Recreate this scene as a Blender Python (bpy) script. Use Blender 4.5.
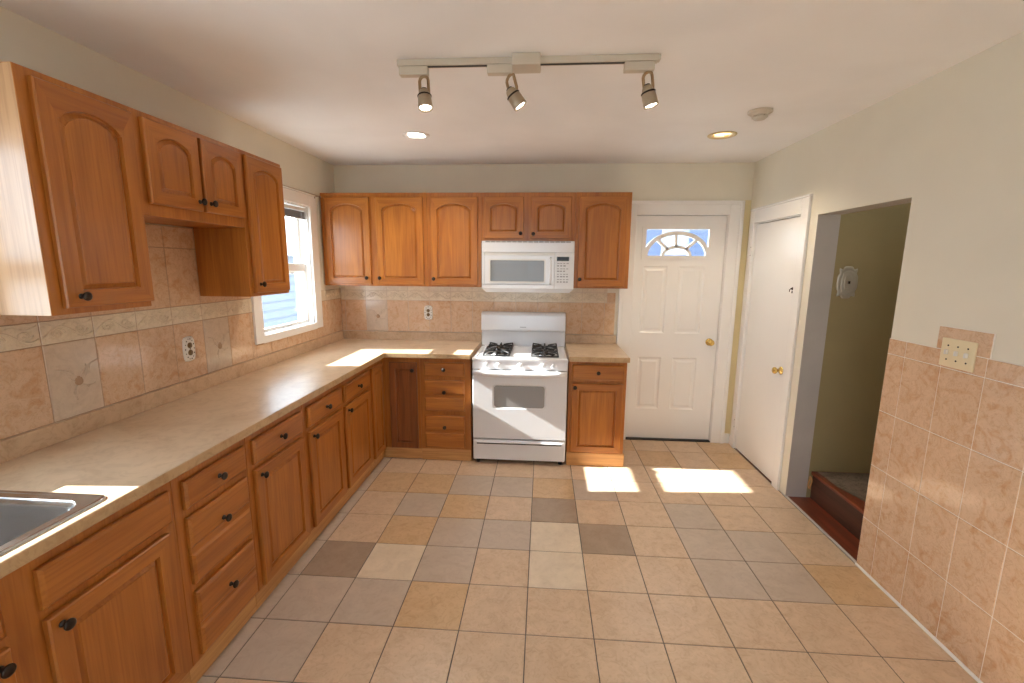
import bpy, bmesh, math, random
from math import sin, cos, pi, radians, sqrt
from mathutils import Vector, Matrix
random.seed(7)
S = bpy.context.scene
COL = S.collection
for o in list(bpy.data.objects):
    bpy.data.objects.remove(o)

# ------------------------------------------------------------------ camera
F = Vector((-0.06602238, 0.9838814, -0.16618795))
R = Vector((0.99763363, 0.06829095, 0.00796722))
U = Vector((-0.01918793, 0.16526868, 0.98606191))
cd = bpy.data.cameras.new('camera')
cam = bpy.data.objects.new('camera', cd)
COL.objects.link(cam)
M = Matrix(((R.x, U.x, -F.x, 1.8843), (R.y, U.y, -F.y, -4.1056), (R.z, U.z, -F.z, 1.6077), (0, 0, 0, 1)))
cam.matrix_world = M
cd.sensor_width = 36
cd.sensor_fit = 'HORIZONTAL'
cd.lens = 450.997 / 1024 * 36
cd.clip_start = 0.02
cd.clip_end = 200
S.camera = cam

# ------------------------------------------------------------------ world, sun, exposure
EXPOSURE = 0.76
SKY = 4.8
SUN = 22.0
W = bpy.data.worlds.new('sky')
S.world = W
W.use_nodes = True
wn = W.node_tree.nodes
bg = wn['Background']
bg.inputs[0].default_value = (0.73, 0.86, 1.0, 1)
bg.inputs[1].default_value = SKY
sd = bpy.data.lights.new('sun', 'SUN')
sd.energy = SUN
sd.angle = radians(0.5)
sd.color = (1.0, 0.965, 0.91)
sun = bpy.data.objects.new('sun', sd)
COL.objects.link(sun)
sun.rotation_euler = Vector((1, 0.065, -0.566)).to_track_quat('-Z', 'Y').to_euler()
sun.location = (-6, -1, 5)
vs = S.view_settings
S.display_settings.display_device = 'sRGB'
vs.view_transform = 'Standard'
vs.look = 'None'
vs.gamma = 1
vs.exposure = EXPOSURE
vs.use_curve_mapping = False
S.cycles.max_bounces = 14
S.cycles.diffuse_bounces = 8
S.cycles.glossy_bounces = 5
S.cycles.transparent_max_bounces = 12
S.cycles.sample_clamp_indirect = 6
S.cycles.caustics_reflective = False
S.cycles.caustics_refractive = False
S.cycles.use_denoising = True

# ------------------------------------------------------------------ room numbers (metres)
RX = 3.638      # right wall
H = 2.476       # ceiling
YR = -6.2       # rear wall, behind the camera
CZ = 0.914      # counter height

# ------------------------------------------------------------------ materials
def mat(name, col, rough=0.5, metal=0.0, coat=0.0, emit=None, estr=0, spec=0.5):
    m = bpy.data.materials.new(name)
    m.use_nodes = True
    b = m.node_tree.nodes['Principled BSDF']
    b.inputs['Base Color'].default_value = (*col, 1)
    b.inputs['Roughness'].default_value = rough
    b.inputs['Metallic'].default_value = metal
    b.inputs['Coat Weight'].default_value = coat
    b.inputs['Specular IOR Level'].default_value = spec
    if emit:
        b.inputs['Emission Color'].default_value = (*emit, 1)
        b.inputs['Emission Strength'].default_value = estr
    return m

def N(m, t, **kw):
    n = m.node_tree.nodes.new(t)
    for k, v in kw.items():
        setattr(n, k, v)
    return n

def L(m, a, b):
    m.node_tree.links.new(a, b)

def ramp(m, fac, stops):
    r = N(m, 'ShaderNodeValToRGB')
    e = r.color_ramp.elements
    while len(e) < len(stops):
        e.new(0.5)
    for k, (p, c) in enumerate(stops):
        e[k].position = p
        e[k].color = (*c, 1)
    L(m, fac, r.inputs[0])
    return r.outputs[0]

def mixc(m, fac, a, b, mode='MIX'):
    n = N(m, 'ShaderNodeMix', data_type='RGBA', blend_type=mode)
    if isinstance(fac, (int, float)):
        n.inputs[0].default_value = fac
    else:
        L(m, fac, n.inputs[0])
    for i, v in ((6, a), (7, b)):
        if isinstance(v, tuple):
            n.inputs[i].default_value = (*v, 1)
        else:
            L(m, v, n.inputs[i])
    return n.outputs[2]

def noise(m, vec, scale, detail=4, dist=0.0, rough=0.5):
    n = N(m, 'ShaderNodeTexNoise')
    n.inputs['Scale'].default_value = scale
    n.inputs['Detail'].default_value = detail
    n.inputs['Distortion'].default_value = dist
    n.inputs['Roughness'].default_value = rough
    if vec is not None:
        L(m, vec, n.inputs['Vector'])
    return n.outputs[0]

def objvec(m, scale=(1, 1, 1), rnd=True):
    tc = N(m, 'ShaderNodeTexCoord')
    mp = N(m, 'ShaderNodeMapping')
    mp.inputs['Scale'].default_value = scale
    v = tc.outputs['Object']
    if rnd:
        oi = N(m, 'ShaderNodeObjectInfo')
        mu = N(m, 'ShaderNodeMath', operation='MULTIPLY')
        mu.inputs[1].default_value = 37.0
        L(m, oi.outputs['Random'], mu.inputs[0])
        cb = N(m, 'ShaderNodeCombineXYZ')
        for i in range(3):
            L(m, mu.outputs[0], cb.inputs[i])
        ad = N(m, 'ShaderNodeVectorMath', operation='ADD')
        L(m, v, ad.inputs[0])
        L(m, cb.outputs[0], ad.inputs[1])
        v = ad.outputs[0]
    L(m, v, mp.inputs['Vector'])
    return mp.outputs[0]

def bump(m, h, strength, dist=0.002):
    b = N(m, 'ShaderNodeBump')
    b.inputs['Strength'].default_value = strength
    b.inputs['Distance'].default_value = dist
    L(m, h, b.inputs['Height'])
    L(m, b.outputs[0], m.node_tree.nodes['Principled BSDF'].inputs['Normal'])

def setc(m, sock):
    L(m, sock, m.node_tree.nodes['Principled BSDF'].inputs['Base Color'])

def wood(name, axis, light, dark, rough=0.32, coat=0.15):
    m = mat(name, light, rough, coat=coat)
    m.node_tree.nodes['Principled BSDF'].inputs['Coat Roughness'].default_value = 0.2
    s1 = [9, 9, 9]; s1[axis] = 0.9
    s2 = [110, 110, 110]; s2[axis] = 3.5
    n1 = noise(m, objvec(m, tuple(s1)), 1.0, 5, 1.6)
    n2 = noise(m, objvec(m, tuple(s2)), 1.0, 3, 0.3)
    c1 = ramp(m, n1, [(0.30, dark), (0.47, tuple((a + b) / 2 for a, b in zip(light, dark))), (0.66, light)])
    c2 = ramp(m, n2, [(0.36, (0.70, 0.60, 0.52)), (0.55, (1, 1, 1))])
    setc(m, mixc(m, 0.5, c1, c2, 'MULTIPLY'))
    bump(m, n2, 0.05, 0.0008)
    return m

OL, OD = (0.48, 0.178, 0.030), (0.345, 0.112, 0.018)
oak_v = wood('oak_vertical', 2, OL, OD)
oak_h = wood('oak_horizontal', 0, OL, OD)
oak_d = wood('oak_depth', 1, OL, OD)
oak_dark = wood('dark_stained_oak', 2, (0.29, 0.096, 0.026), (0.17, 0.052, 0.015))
pale_h = wood('pale_base_strip', 0, (0.66, 0.37, 0.14), (0.52, 0.26, 0.09), 0.45, 0.05)
side_panel = wood('side_veneer', 2, (0.50, 0.29, 0.15), (0.42, 0.235, 0.115), 0.34, 0.5)
stairwood = wood('red_brown_boards', 1, (0.24, 0.052, 0.018), (0.10, 0.022, 0.010), 0.4)
riserwood = wood('dark_riser', 1, (0.10, 0.036, 0.020), (0.045, 0.018, 0.012), 0.5)

def paint(name, col, rough=0.55, var=0.06, bumpy=0.06):
    m = mat(name, col, rough)
    n = noise(m, objvec(m, (1, 1, 1), False), 1.7, 4, 0.4)
    setc(m, ramp(m, n, [(0.3, tuple(c * (1 - var) for c in col)), (0.7, tuple(min(1, c * (1 + var * 0.5)) for c in col))]))
    n2 = noise(m, objvec(m, (1, 1, 1), False), 60, 3)
    bump(m, n2, bumpy, 0.002)
    return m

wallpaint = paint('pale_sage_paint', (0.755, 0.72, 0.61))
yellowpaint = paint('cream_yellow_paint', (0.76, 0.66, 0.40))
ceilpaint = paint('ceiling_paint', (0.85, 0.845, 0.85), 0.6)
white = paint('white_gloss_paint', (0.87, 0.865, 0.85), 0.25, 0.03, 0.03)
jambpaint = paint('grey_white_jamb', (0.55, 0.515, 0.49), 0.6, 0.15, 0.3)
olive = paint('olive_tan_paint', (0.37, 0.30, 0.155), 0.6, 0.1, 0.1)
enamel = mat('white_enamel', (0.78, 0.79, 0.82), 0.22, coat=0.3)
enamel2 = mat('off_white_plastic', (0.72, 0.71, 0.69), 0.35)
ivory = mat('ivory_plastic', (0.76, 0.66, 0.44), 0.35)
porcelain = mat('white_porcelain', (0.80, 0.79, 0.74), 0.2)
black = mat('black_metal', (0.012, 0.012, 0.014), 0.35)
ironm = mat('cast_iron', (0.02, 0.02, 0.022), 0.5)
bronze = mat('dark_bronze_knob', (0.035, 0.024, 0.018), 0.32, 0.6)
brass = mat('polished_brass', (0.72, 0.50, 0.16), 0.2, 1.0)
brushed = mat('aged_beige_metal', (0.44, 0.36, 0.26), 0.4, 0.55)
bracketm = mat('aged_bronze_bracket', (0.36, 0.25, 0.14), 0.4, 0.6)
trackm = mat('beige_white_track', (0.56, 0.50, 0.41), 0.4)
steel = mat('stainless_steel', (0.60, 0.61, 0.63), 0.2, 1.0)
bump(steel, noise(steel, objvec(steel, (3, 60, 3), False), 4, 3), 0.05, 0.001)
dgrey = mat('dark_gap', (0.03, 0.03, 0.03), 0.7)
mwglass = mat('grey_mesh_window', (0.20, 0.20, 0.20), 0.3, coat=0.3)
ovglass = mat('oven_window', (0.30, 0.29, 0.28), 0.15, coat=0.5)
disp = mat('black_display', (0.008, 0.008, 0.008), 0.25)
btn = mat('grey_button_marks', (0.30, 0.30, 0.32), 0.5)
blindm = mat('taupe_blind', (0.30, 0.25, 0.21), 0.5)
dots = mat('dark_floral_paint', (0.05, 0.06, 0.05), 0.4)
socketm = mat('brown_gold_socket', (0.20, 0.13, 0.05), 0.4)
lampm = mat('lit_lamp', (1, 1, 1), 0.4, emit=(1, 0.93, 0.82), estr=14)
lampw = mat('lit_warm_lamp', (1, 0.8, 0.5), 0.4, emit=(1, 0.72, 0.34), estr=1.6)
warmcan = mat('gold_reflector', (0.75, 0.55, 0.25), 0.3, 0.7)
concrete = mat('outdoor_concrete', (0.55, 0.55, 0.54), 0.8)
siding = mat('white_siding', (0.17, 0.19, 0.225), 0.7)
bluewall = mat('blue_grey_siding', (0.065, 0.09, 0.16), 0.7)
roofm = mat('grey_roof', (0.35, 0.36, 0.40), 0.8)
grout_d = mat('grey_floor_grout', (0.13, 0.115, 0.10), 0.8)
grout_l = mat('beige_wall_grout', (0.60, 0.50, 0.40), 0.7)
grout_b = mat('tan_splash_grout', (0.38, 0.27, 0.18), 0.7)

def tilemat(name, base, vein, rough=0.18, sc=9.0, bstr=0.12, vamt=0.7, rnd=False, bsc=22, coat=0.0):
    m = mat(name, base, rough, coat=coat)
    v = objvec(m, (1, 1, 1), rnd)
    n = noise(m, v, sc, 7, 1.6, 0.62)
    n2 = noise(m, v, sc * 3.1, 5, 2.4, 0.6)
    c = ramp(m, n, [(0.32, vein), (0.5, base), (0.72, tuple(min(1, x * 1.10) for x in base))])
    d = ramp(m, n2, [(0.38, tuple(x * 0.80 for x in base)), (0.50, (1, 1, 1))])
    setc(m, mixc(m, vamt, c, d, 'MULTIPLY') if vamt else c)
    n3 = noise(m, v, bsc, 3, 0.5)
    bump(m, n3, bstr, 0.003)
    return m

T_P = tilemat('peach_floor_tile', (0.615, 0.46, 0.325), (0.56, 0.40, 0.27), 0.28, 8, 0.04, 0.18)
T_G = tilemat('grey_beige_floor_tile', (0.505, 0.415, 0.34), (0.47, 0.38, 0.305), 0.30, 5, 0.05, 0.1)
T_B = tilemat('brown_floor_tile', (0.36, 0.27, 0.20), (0.33, 0.24, 0.175), 0.32, 6, 0.05, 0.1)
T_O = tilemat('tan_orange_floor_tile', (0.58, 0.40, 0.235), (0.53, 0.35, 0.195), 0.28, 6, 0.05, 0.2)
T_C = tilemat('cream_floor_tile', (0.68, 0.57, 0.44), (0.63, 0.52, 0.40), 0.28, 5, 0.05, 0.1)
W_P = tilemat('peach_wall_tile', (0.66, 0.465, 0.315), (0.59, 0.35, 0.20), 0.09, 13, 0.12, 0.22, bsc=26)
W_L = tilemat('pale_picture_tile', (0.62, 0.51, 0.40), (0.56, 0.45, 0.35), 0.14, 9, 0.14, 0.1, bsc=30)
W_C = tilemat('cream_border_tile', (0.72, 0.63, 0.49), (0.66, 0.57, 0.44), 0.2, 12, 0.08, 0.2, bsc=30)
W_F = mat('brown_fruit_motif', (0.42, 0.28, 0.18), 0.25)
counterm = tilemat('beige_laminate', (0.62, 0.475, 0.33), (0.53, 0.375, 0.24), 0.30, 3.5, 0.02, 0.18, bsc=60)
lipm = tilemat('beige_laminate_lip', (0.58, 0.42, 0.28), (0.50, 0.34, 0.21), 0.33, 7, 0.02, 0.2, bsc=60)
counteredge = tilemat('tan_edge_band', (0.52, 0.36, 0.20), (0.45, 0.29, 0.15), 0.35, 6, 0.02, 0.2, bsc=60)

def glassmat():
    m = bpy.data.materials.new('clear_pane')
    m.use_nodes = True
    nt = m.node_tree
    for n in list(nt.nodes):
        nt.nodes.remove(n)
    out = nt.nodes.new('ShaderNodeOutputMaterial')
    tr = nt.nodes.new('ShaderNodeBsdfTransparent')
    tr.inputs[0].default_value = (0.95, 0.97, 0.97, 1)
    gl = nt.nodes.new('ShaderNodeBsdfGlossy')
    gl.inputs['Roughness'].default_value = 0.03
    mx = nt.nodes.new('ShaderNodeMixShader')
    mx.inputs[0].default_value = 0.07
    nt.links.new(tr.outputs[0], mx.inputs[1])
    nt.links.new(gl.outputs[0], mx.inputs[2])
    nt.links.new(mx.outputs[0], out.inputs[0])
    return m
glass = glassmat()

# ------------------------------------------------------------------ mesh helpers
class MB:
    def __init__(s):
        s.v = []; s.f = []; s.m = []; s.sm = []
    def add(s, vs, fs, m=0, smooth=False):
        o = len(s.v)
        s.v += [tuple(v) for v in vs]
        for f in fs:
            s.f.append(tuple(o + i for i in f)); s.m.append(m); s.sm.append(smooth)
        return s
    def box(s, x0, x1, y0, y1, z0, z1, m=0):
        vs = [(x, y, z) for x in (x0, x1) for y in (y0, y1) for z in (z0, z1)]
        return s.add(vs, [(0, 1, 3, 2), (4, 6, 7, 5), (0, 4, 5, 1), (2, 3, 7, 6), (0, 2, 6, 4), (1, 5, 7, 3)], m)
    def lathe(s, prof, org, axis, m=0, n=20, smooth=True, sc=(1, 1)):
        # prof: (radius, distance along axis)
        a = Vector(axis).normalized()
        t = Vector((0, 0, 1)) if abs(a.z) < 0.9 else Vector((1, 0, 0))
        u = t.cross(a).normalized(); w = a.cross(u)
        vs = []; fs = []
        for r, d in prof:
            for k in range(n):
                an = 2 * pi * k / n
                vs.append(Vector(org) + a * d + u * (r * cos(an) * sc[0]) + w * (r * sin(an) * sc[1]))
        for i in range(len(prof) - 1):
            for k in range(n):
                k2 = (k + 1) % n
                fs.append((i * n + k, i * n + k2, (i + 1) * n + k2, (i + 1) * n + k))
        fs.append(tuple(range(n - 1, -1, -1)))
        fs.append(tuple((len(prof) - 1) * n + k for k in range(n)))
        return s.add(vs, fs, m, smooth)
    def tube(s, pts, r, m=0, n=8, closed=False, smooth=True):
        pts = [Vector(p) for p in pts]
        vs = []; fs = []; L_ = len(pts)
        ref = None
        for i, p in enumerate(pts):
            if closed:
                t = pts[(i + 1) % L_] - pts[i - 1]
            else:
                t = pts[min(i + 1, L_ - 1)] - pts[max(i - 1, 0)]
            t.normalize()
            if ref is None:
                ref = Vector((0, 0, 1)) if abs(t.z) < 0.9 else Vector((1, 0, 0))
            u = (ref - t * ref.dot(t)).normalized(); w = t.cross(u); ref = u
            for k in range(n):
                a = 2 * pi * k / n
                vs.append(p + u * r * cos(a) + w * r * sin(a))
        rng = L_ if closed else L_ - 1
        for i in range(rng):
            j = (i + 1) % L_
            for k in range(n):
                k2 = (k + 1) % n
                fs.append((i * n + k, i * n + k2, j * n + k2, j * n + k))
        if not closed:
            fs.append(tuple(range(n - 1, -1, -1)))
            fs.append(tuple((L_ - 1) * n + k for k in range(n)))
        return s.add(vs, fs, m, smooth)
    def build(s, name, mats, parent=None, loc=(0, 0, 0), rotz=0.0, bevel=0, seg=2, fix=True):
        me = bpy.data.meshes.new(name)
        me.from_pydata(s.v, [], s.f)
        for m in (mats if isinstance(mats, (list, tuple)) else [mats]):
            me.materials.append(m)
        for p, mi, sm in zip(me.polygons, s.m, s.sm):
            p.material_index = mi
            p.use_smooth = sm
        if fix:
            bm = bmesh.new(); bm.from_mesh(me)
            bmesh.ops.recalc_face_normals(bm, faces=bm.faces)
            bm.to_mesh(me); bm.free()
        me.update()
        o = bpy.data.objects.new(name, me)
        COL.objects.link(o)
        o.location = loc
        o.rotation_euler = (0, 0, rotz)
        if parent:
            o.parent = parent
        if bevel:
            b = o.modifiers.new('bevel', 'BEVEL')
            b.width = bevel; b.segments = seg; b.limit_method = 'ANGLE'; b.angle_limit = radians(40)
            if hasattr(b, 'harden_normals'):
                b.harden_normals = False
        return o

def slab(axis, us, vs_, keep, d0, d1, mb=None, m=0, mfun=None):
    """grid of cells in a plane, thick d0..d1 along axis; welded watertight. axis 'X': u=Y v=Z; 'Y': u=X v=Z; 'Z': u=X v=Y"""
    mb = mb or MB()
    def P(u, v, d):
        return {'X': (d, u, v), 'Y': (u, d, v), 'Z': (u, v, d)}[axis]
    idx = {}; vv = []; ff = []; mm = []
    def vid(i, j, k):
        if (i, j, k) not in idx:
            idx[(i, j, k)] = len(vv); vv.append(P(us[i], vs_[j], (d0, d1)[k]))
        return idx[(i, j, k)]
    nu, nv = len(us) - 1, len(vs_) - 1
    K = lambda i, j: 0 <= i < nu and 0 <= j < nv and keep((us[i] + us[i + 1]) / 2, (vs_[j] + vs_[j + 1]) / 2)
    for i in range(nu):
        for j in range(nv):
            if not K(i, j):
                continue
            for k in (0, 1):
                ff.append((vid(i, j, k), vid(i + 1, j, k), vid(i + 1, j + 1, k), vid(i, j + 1, k)))
            if not K(i - 1, j): ff.append((vid(i, j, 0), vid(i, j + 1, 0), vid(i, j + 1, 1), vid(i, j, 1)))
            if not K(i + 1, j): ff.append((vid(i + 1, j, 0), vid(i + 1, j + 1, 0), vid(i + 1, j + 1, 1), vid(i + 1, j, 1)))
            if not K(i, j - 1): ff.append((vid(i, j, 0), vid(i + 1, j, 0), vid(i + 1, j, 1), vid(i, j, 1)))
            if not K(i, j + 1): ff.append((vid(i, j + 1, 0), vid(i + 1, j + 1, 0), vid(i + 1, j + 1, 1), vid(i, j + 1, 1)))
    mb.add(vv, ff, m)
    return mb

def tag(o, label=None, cat=None, group=None, kind=None):
    if label: o['label'] = label
    if cat: o['category'] = cat
    if group: o['group'] = group
    if kind: o['kind'] = kind
    return o

def empty(name, loc=(0, 0, 0), rotz=0.0, **kw):
    o = bpy.data.objects.new(name, None)
    COL.objects.link(o)
    o.location = loc; o.rotation_euler = (0, 0, rotz)
    o.empty_display_size = 0.1
    return tag(o, **kw)

# ------------------------------------------------------------------ floor
gx, gy, t = 1.8377, -1.1569, 0.2993
rows = {  # tile colours read left to right, first = column -5 (cut strip by the cabinets)
    4: 'PPPPPPPOPPO', 3: 'PPPPPPPPOPO', 2: 'GPPPPPPPPPP', 1: 'GOOGGOGPPPP', 0: 'GPGOPBPPGPP',
    -1: 'GPOGGCBPGGP', -2: 'GBCGPCPPGGO', -3: 'GGGOPPPPPPP', -4: 'GGPPPPPPPPP', -5: 'GPPPGPPPPPP', -6: 'PPPGPPPPGPP'}
fm = {'P': 1, 'G': 2, 'B': 3, 'O': 4, 'C': 5}
mb = MB()
mb.box(0, RX, YR, 0.0, -0.06, -0.0025, 0)
g = 0.0022
for j in range(5, -17, -1):
    line = rows.get(j)
    for k in range(11):
        i = k - 5
        x0, x1 = gx + i * t, gx + (i + 1) * t
        y1, y0 = gy + j * t, gy + (j - 1) * t
        x0 = max(x0, 0.52); x1 = min(x1, RX - 0.002); y1 = min(y1, -0.002); y0 = max(y0, YR)
        if x1 - x0 < 0.02 or y1 - y0 < 0.02:
            continue
        c = line[k] if line else random.choice('PPPPPG')
        a, b, c0, d = x0 + g, x1 - g, y0 + g, y1 - g
        e = 0.0015
        vs = [(a, c0, -0.0025), (b, c0, -0.0025), (b, d, -0.0025), (a, d, -0.0025),
              (a + e, c0 + e, 0), (b - e, c0 + e, 0), (b - e, d - e, 0), (a + e, d - e, 0)]
        mb.add(vs, [(4, 5, 6, 7), (0, 1, 5, 4), (1, 2, 6, 5), (2, 3, 7, 6), (3, 0, 4, 7)], fm[c])
tag(mb.build('floor', [grout_d, T_P, T_G, T_B, T_O, T_C]), kind='structure')

# ------------------------------------------------------------------ ceiling with two round fixture holes
cans = [(1.005, -0.905), (3.055, -0.83)]
hh = 0.055
xs = sorted([-0.16, RX + 0.14] + [c[0] + s_ * hh for c in cans for s_ in (-1, 1)])
ys = sorted([YR - 0.14, 0.14] + [c[1] + s_ * hh for c in cans for s_ in (-1, 1)])
keep = lambda u, v: not any(abs(u - c[0]) < hh and abs(v - c[1]) < hh for c in cans)
tag(slab('Z', xs, ys, keep, H, H + 0.02).build('ceiling', ceilpaint), kind='structure')

# ------------------------------------------------------------------ walls
W1 = (-1.225, -0.505, 1.125, 2.06)     # window opening in left wall  (y0,y1,z0,z1)
W2 = (-3.75, -2.868, 1.125, 2.06)      # window over the sink
W4 = (-5.60, -5.00, 1.00, 1.90)
def hole(rects):
    return lambda u, v: not any(r[0] < u < r[1] and r[2] < v < r[3] for r in rects)
def cuts(rects, lo, hi, a, b):
    return sorted(set([lo, hi] + [r[a] for r in rects] + [r[b] for r in rects]))
Lr = [W1, W2, W4]
wl = tag(slab('X', cuts(Lr, YR, 0.0, 0, 1), cuts(Lr, 0, H, 2, 3), hole(Lr), -0.14, 0.0).build('wall_left', wallpaint), kind='structure')
D1 = (2.68, 3.468, -0.01, 2.055)
wb = tag(slab('Y', cuts([D1], -0.14, RX + 0.14, 0, 1), [0, 2.055, H], hole([D1]), 0.0, 0.14).build('wall_back', wallpaint), kind='structure')
C1 = (-0.83, -0.125, -0.01, 1.975)
OP = (-1.7375, -0.99, -0.01, 1.945)
Rr = [C1, OP]
wr_mb = slab('X', cuts(Rr, YR, 0.0, 0, 1), [0, 1.945, 1.975, H], hole(Rr), RX, RX + 0.14)
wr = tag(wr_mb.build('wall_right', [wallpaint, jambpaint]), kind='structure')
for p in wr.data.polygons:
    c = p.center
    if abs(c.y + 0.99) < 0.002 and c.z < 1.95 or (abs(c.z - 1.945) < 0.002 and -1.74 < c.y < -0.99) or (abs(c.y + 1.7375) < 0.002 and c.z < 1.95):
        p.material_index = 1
W3 = (0.8, 2.2, 0.75, 2.05)
wrear = tag(slab('Y', cuts([W3], -0.14, RX + 0.14, 0, 1), cuts([W3], 0, H, 2, 3), hole([W3]), YR - 0.14, YR).build('wall_rear', wallpaint), kind='structure')
# yellow-cream strip of wall between the entry door casing and the corner
mb = MB(); mb.box(3.578, RX - 0.001, -0.003, 0.0, 0.09, 2.17)
mb.build('painted_strip', yellowpaint, wb)

# ------------------------------------------------------------------ tile fields
def tilefield(mb, axis, face, sgn, rects, th=0.007, gap=0.0017):
    """rects: (u0,u1,v0,v1,mat). face = wall coordinate, sgn = direction into the room"""
    def P(u, v, d):
        return (face + sgn * d, u, v) if axis == 'X' else (u, face + sgn * d, v)
    for (u0, u1, v0, v1, m) in rects:
        if u1 - u0 < 0.008 or v1 - v0 < 0.008: continue
        vs = [P(u0, v0, 0), P(u1, v0, 0), P(u1, v1, 0), P(u0, v1, 0), P(u0, v0, th - .0022), P(u1, v0, th - .0022), P(u1, v1, th - .0022), P(u0, v1, th - .0022)]
        mb.add(vs, [(0, 1, 5, 4), (1, 2, 6, 5), (2, 3, 7, 6), (3, 0, 4, 7), (4, 5, 6, 7)], 0)
        a, b, c, d = u0 + gap, u1 - gap, v0 + gap, v1 - gap; e = 0.0016
        vs = [P(a, c, th - .0022), P(b, c, th - .0022), P(b, d, th - .0022), P(a, d, th - .0022), P(a + e, c + e, th), P(b - e, c + e, th), P(b - e, d - e, th), P(a + e, d - e, th)]
        mb.add(vs, [(4, 5, 6, 7), (0, 1, 5, 4), (1, 2, 6, 5), (2, 3, 7, 6), (3, 0, 4, 7)], m)

def scroll(mb, axis, face, sgn, u0, u1, v0, v1, m):
    """wave scroll in relief on a border tile"""
    w = u1 - u0; h = v1 - v0; th = 0.0080
    def P(u, v): return (face + sgn * th, u, v) if axis == 'X' else (u, face + sgn * th, v)
    if w < 0.1: return
    pts = []
    for k in range(25):
        s_ = k / 24
        pts.append(P(u0 + 0.008 + s_ * (w - 0.016), v0 + h * (0.45 + 0.26 * sin(2 * pi * s_ - 0.6))))
    mb.tube(pts, 0.0042, m, 6)
    for (cu, cv, dr) in ((0.30, 0.42, 1), (0.74, 0.50, -1)):
        sp = []
        for k in range(20):
            a = k / 19 * 3.6 * pi * 0.8; r = 0.004 + 0.017 * (1 - k / 19)
            sp.append(P(u0 + cu * w + r * cos(a * dr) * 1.3, v0 + cv * h + r * sin(a * dr)))
        mb.tube(sp, 0.0034, m, 6)
    pts = [P(u0 + 0.01 + k / 12 * (w - 0.02), v0 + h * (0.80 + 0.08 * sin(4 * pi * k / 12 + 1))) for k in range(13)]
    mb.tube(pts, 0.002, m, 5)

def fruit(mb, axis, face, sgn, u0, u1, v0, v1):
    """fruit and leaves in relief on a pale picture tile"""
    def P(u, v, d=0.007): return Vector((face + sgn * d, u, v)) if axis == 'X' else Vector((u, face + sgn * d, v))
    cu, cv = (u0 + u1) / 2 + 0.012, v0 + (v1 - v0) * 0.45
    vs = []; n = 16
    ring = [(cos(2 * pi * k / n) * 0.017, sin(2 * pi * k / n) * 0.019 * (1 + 0.2 * sin(2 * pi * k / n))) for k in range(n)]
    for sc, d in ((1, 0.007), (0.75, 0.010), (0.3, 0.0115)):
        vs += [P(cu + a * sc, cv + b * sc, d) for a, b in ring]
    fs = [(r * n + k, r * n + (k + 1) % n, (r + 1) * n + (k + 1) % n, (r + 1) * n + k) for r in (0, 1) for k in range(n)] + [tuple(2 * n + k for k in range(n))]
    mb.add(vs, fs, 4, True)
    for (a0, ln, cur) in ((2.0, 0.09, 0.5), (1.2, 0.10, -0.5), (2.9, 0.06, -0.6), (4.0, 0.06, 0.5), (5.4, 0.05, 0.6), (0.4, 0.06, 0.7)):
        pts = []
        for k in range(9):
            s_ = k / 8; a = a0 + cur * s_
            r = 0.016 + ln * s_
            pts.append(P(cu + r * cos(a), cv + r * sin(a)))
        mb.tube(pts, 0.0025, 2, 5)
        mid = pts[5]
        mb.tube([pts[3], (pts[3] + mid) / 2 + (mid - pts[3]).cross(P(0, 0, 1) - P(0, 0, 0)) * 0.6, mid], 0.002, 2, 5)

ZT = (0.992, 1.295, 1.385, 1.681, 1.985)
# left wall: columns of 0.203
yl = [-0.325 - 0.2030 * k for k in range(0, 20)]
ylines = [0.0, -0.122] + yl
# match the joints read from the photograph: -1.54, -1.744, -1.954, -2.155 ...
ylines = [0.0, -0.12] + [-1.541 + 0.2035 * k for k in (6, 5, 4, 3, 2, 1)] + [-1.541 - 0.2035 * k for k in range(0, 16)]
wz0, wcy0, wcy1 = 1.075, -1.30, -0.42     # casing extents
mb = MB(); rl = []; deco_l = []
for a, b in zip(ylines[1:], ylines[:-1]):
    if b < -4.5: continue
    for r in range(4):
        z0, z1 = ZT[r], ZT[r + 1]
        for (c0, c1, blk) in ((wcy0, wcy1, True), (-3.9, -2.83, True)):
            pass
        segs = [(a, b)]
        top = z1
        cut = [(wcy0, wcy1), (-3.86, -2.765)]
        for (c0, c1) in cut:
            new = []
            for (s0, s1) in segs:
                if s1 <= c0 or s0 >= c1: new.append((s0, s1)); continue
                if s0 < c0: new.append((s0, c0))
                if s1 > c1: new.append((c1, s1))
                if r == 0: rl.append((max(s0, c0), min(s1, c1), z0, wz0, 1))
            segs = new
        for (s0, s1) in segs:
            if s0 > -0.6 and r >= 2: continue
            m = 1
            if r == 1: m = 3
            if r == 0 and any(abs(a - q) < 0.03 for q in (-2.5585, -1.7445)): m = 2; deco_l.append((s0, s1))
            if r == 3: z1 = 1.79
            rl.append((s0, s1, z0, z1, m))
tilefield(mb, 'X', 0.0, 1, rl)
for (u0, u1, v0, v1, m) in rl:
    if m == 3: scroll(mb, 'X', 0.0, 1, u0, u1, v0, v1, 3)
for u0, u1 in deco_l:
    fruit(mb, 'X', 0.0, 1, u0, u1, ZT[0], ZT[1])
mb.build('backsplash_tiles', [grout_b, W_P, W_L, W_C, W_F], wl)
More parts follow.
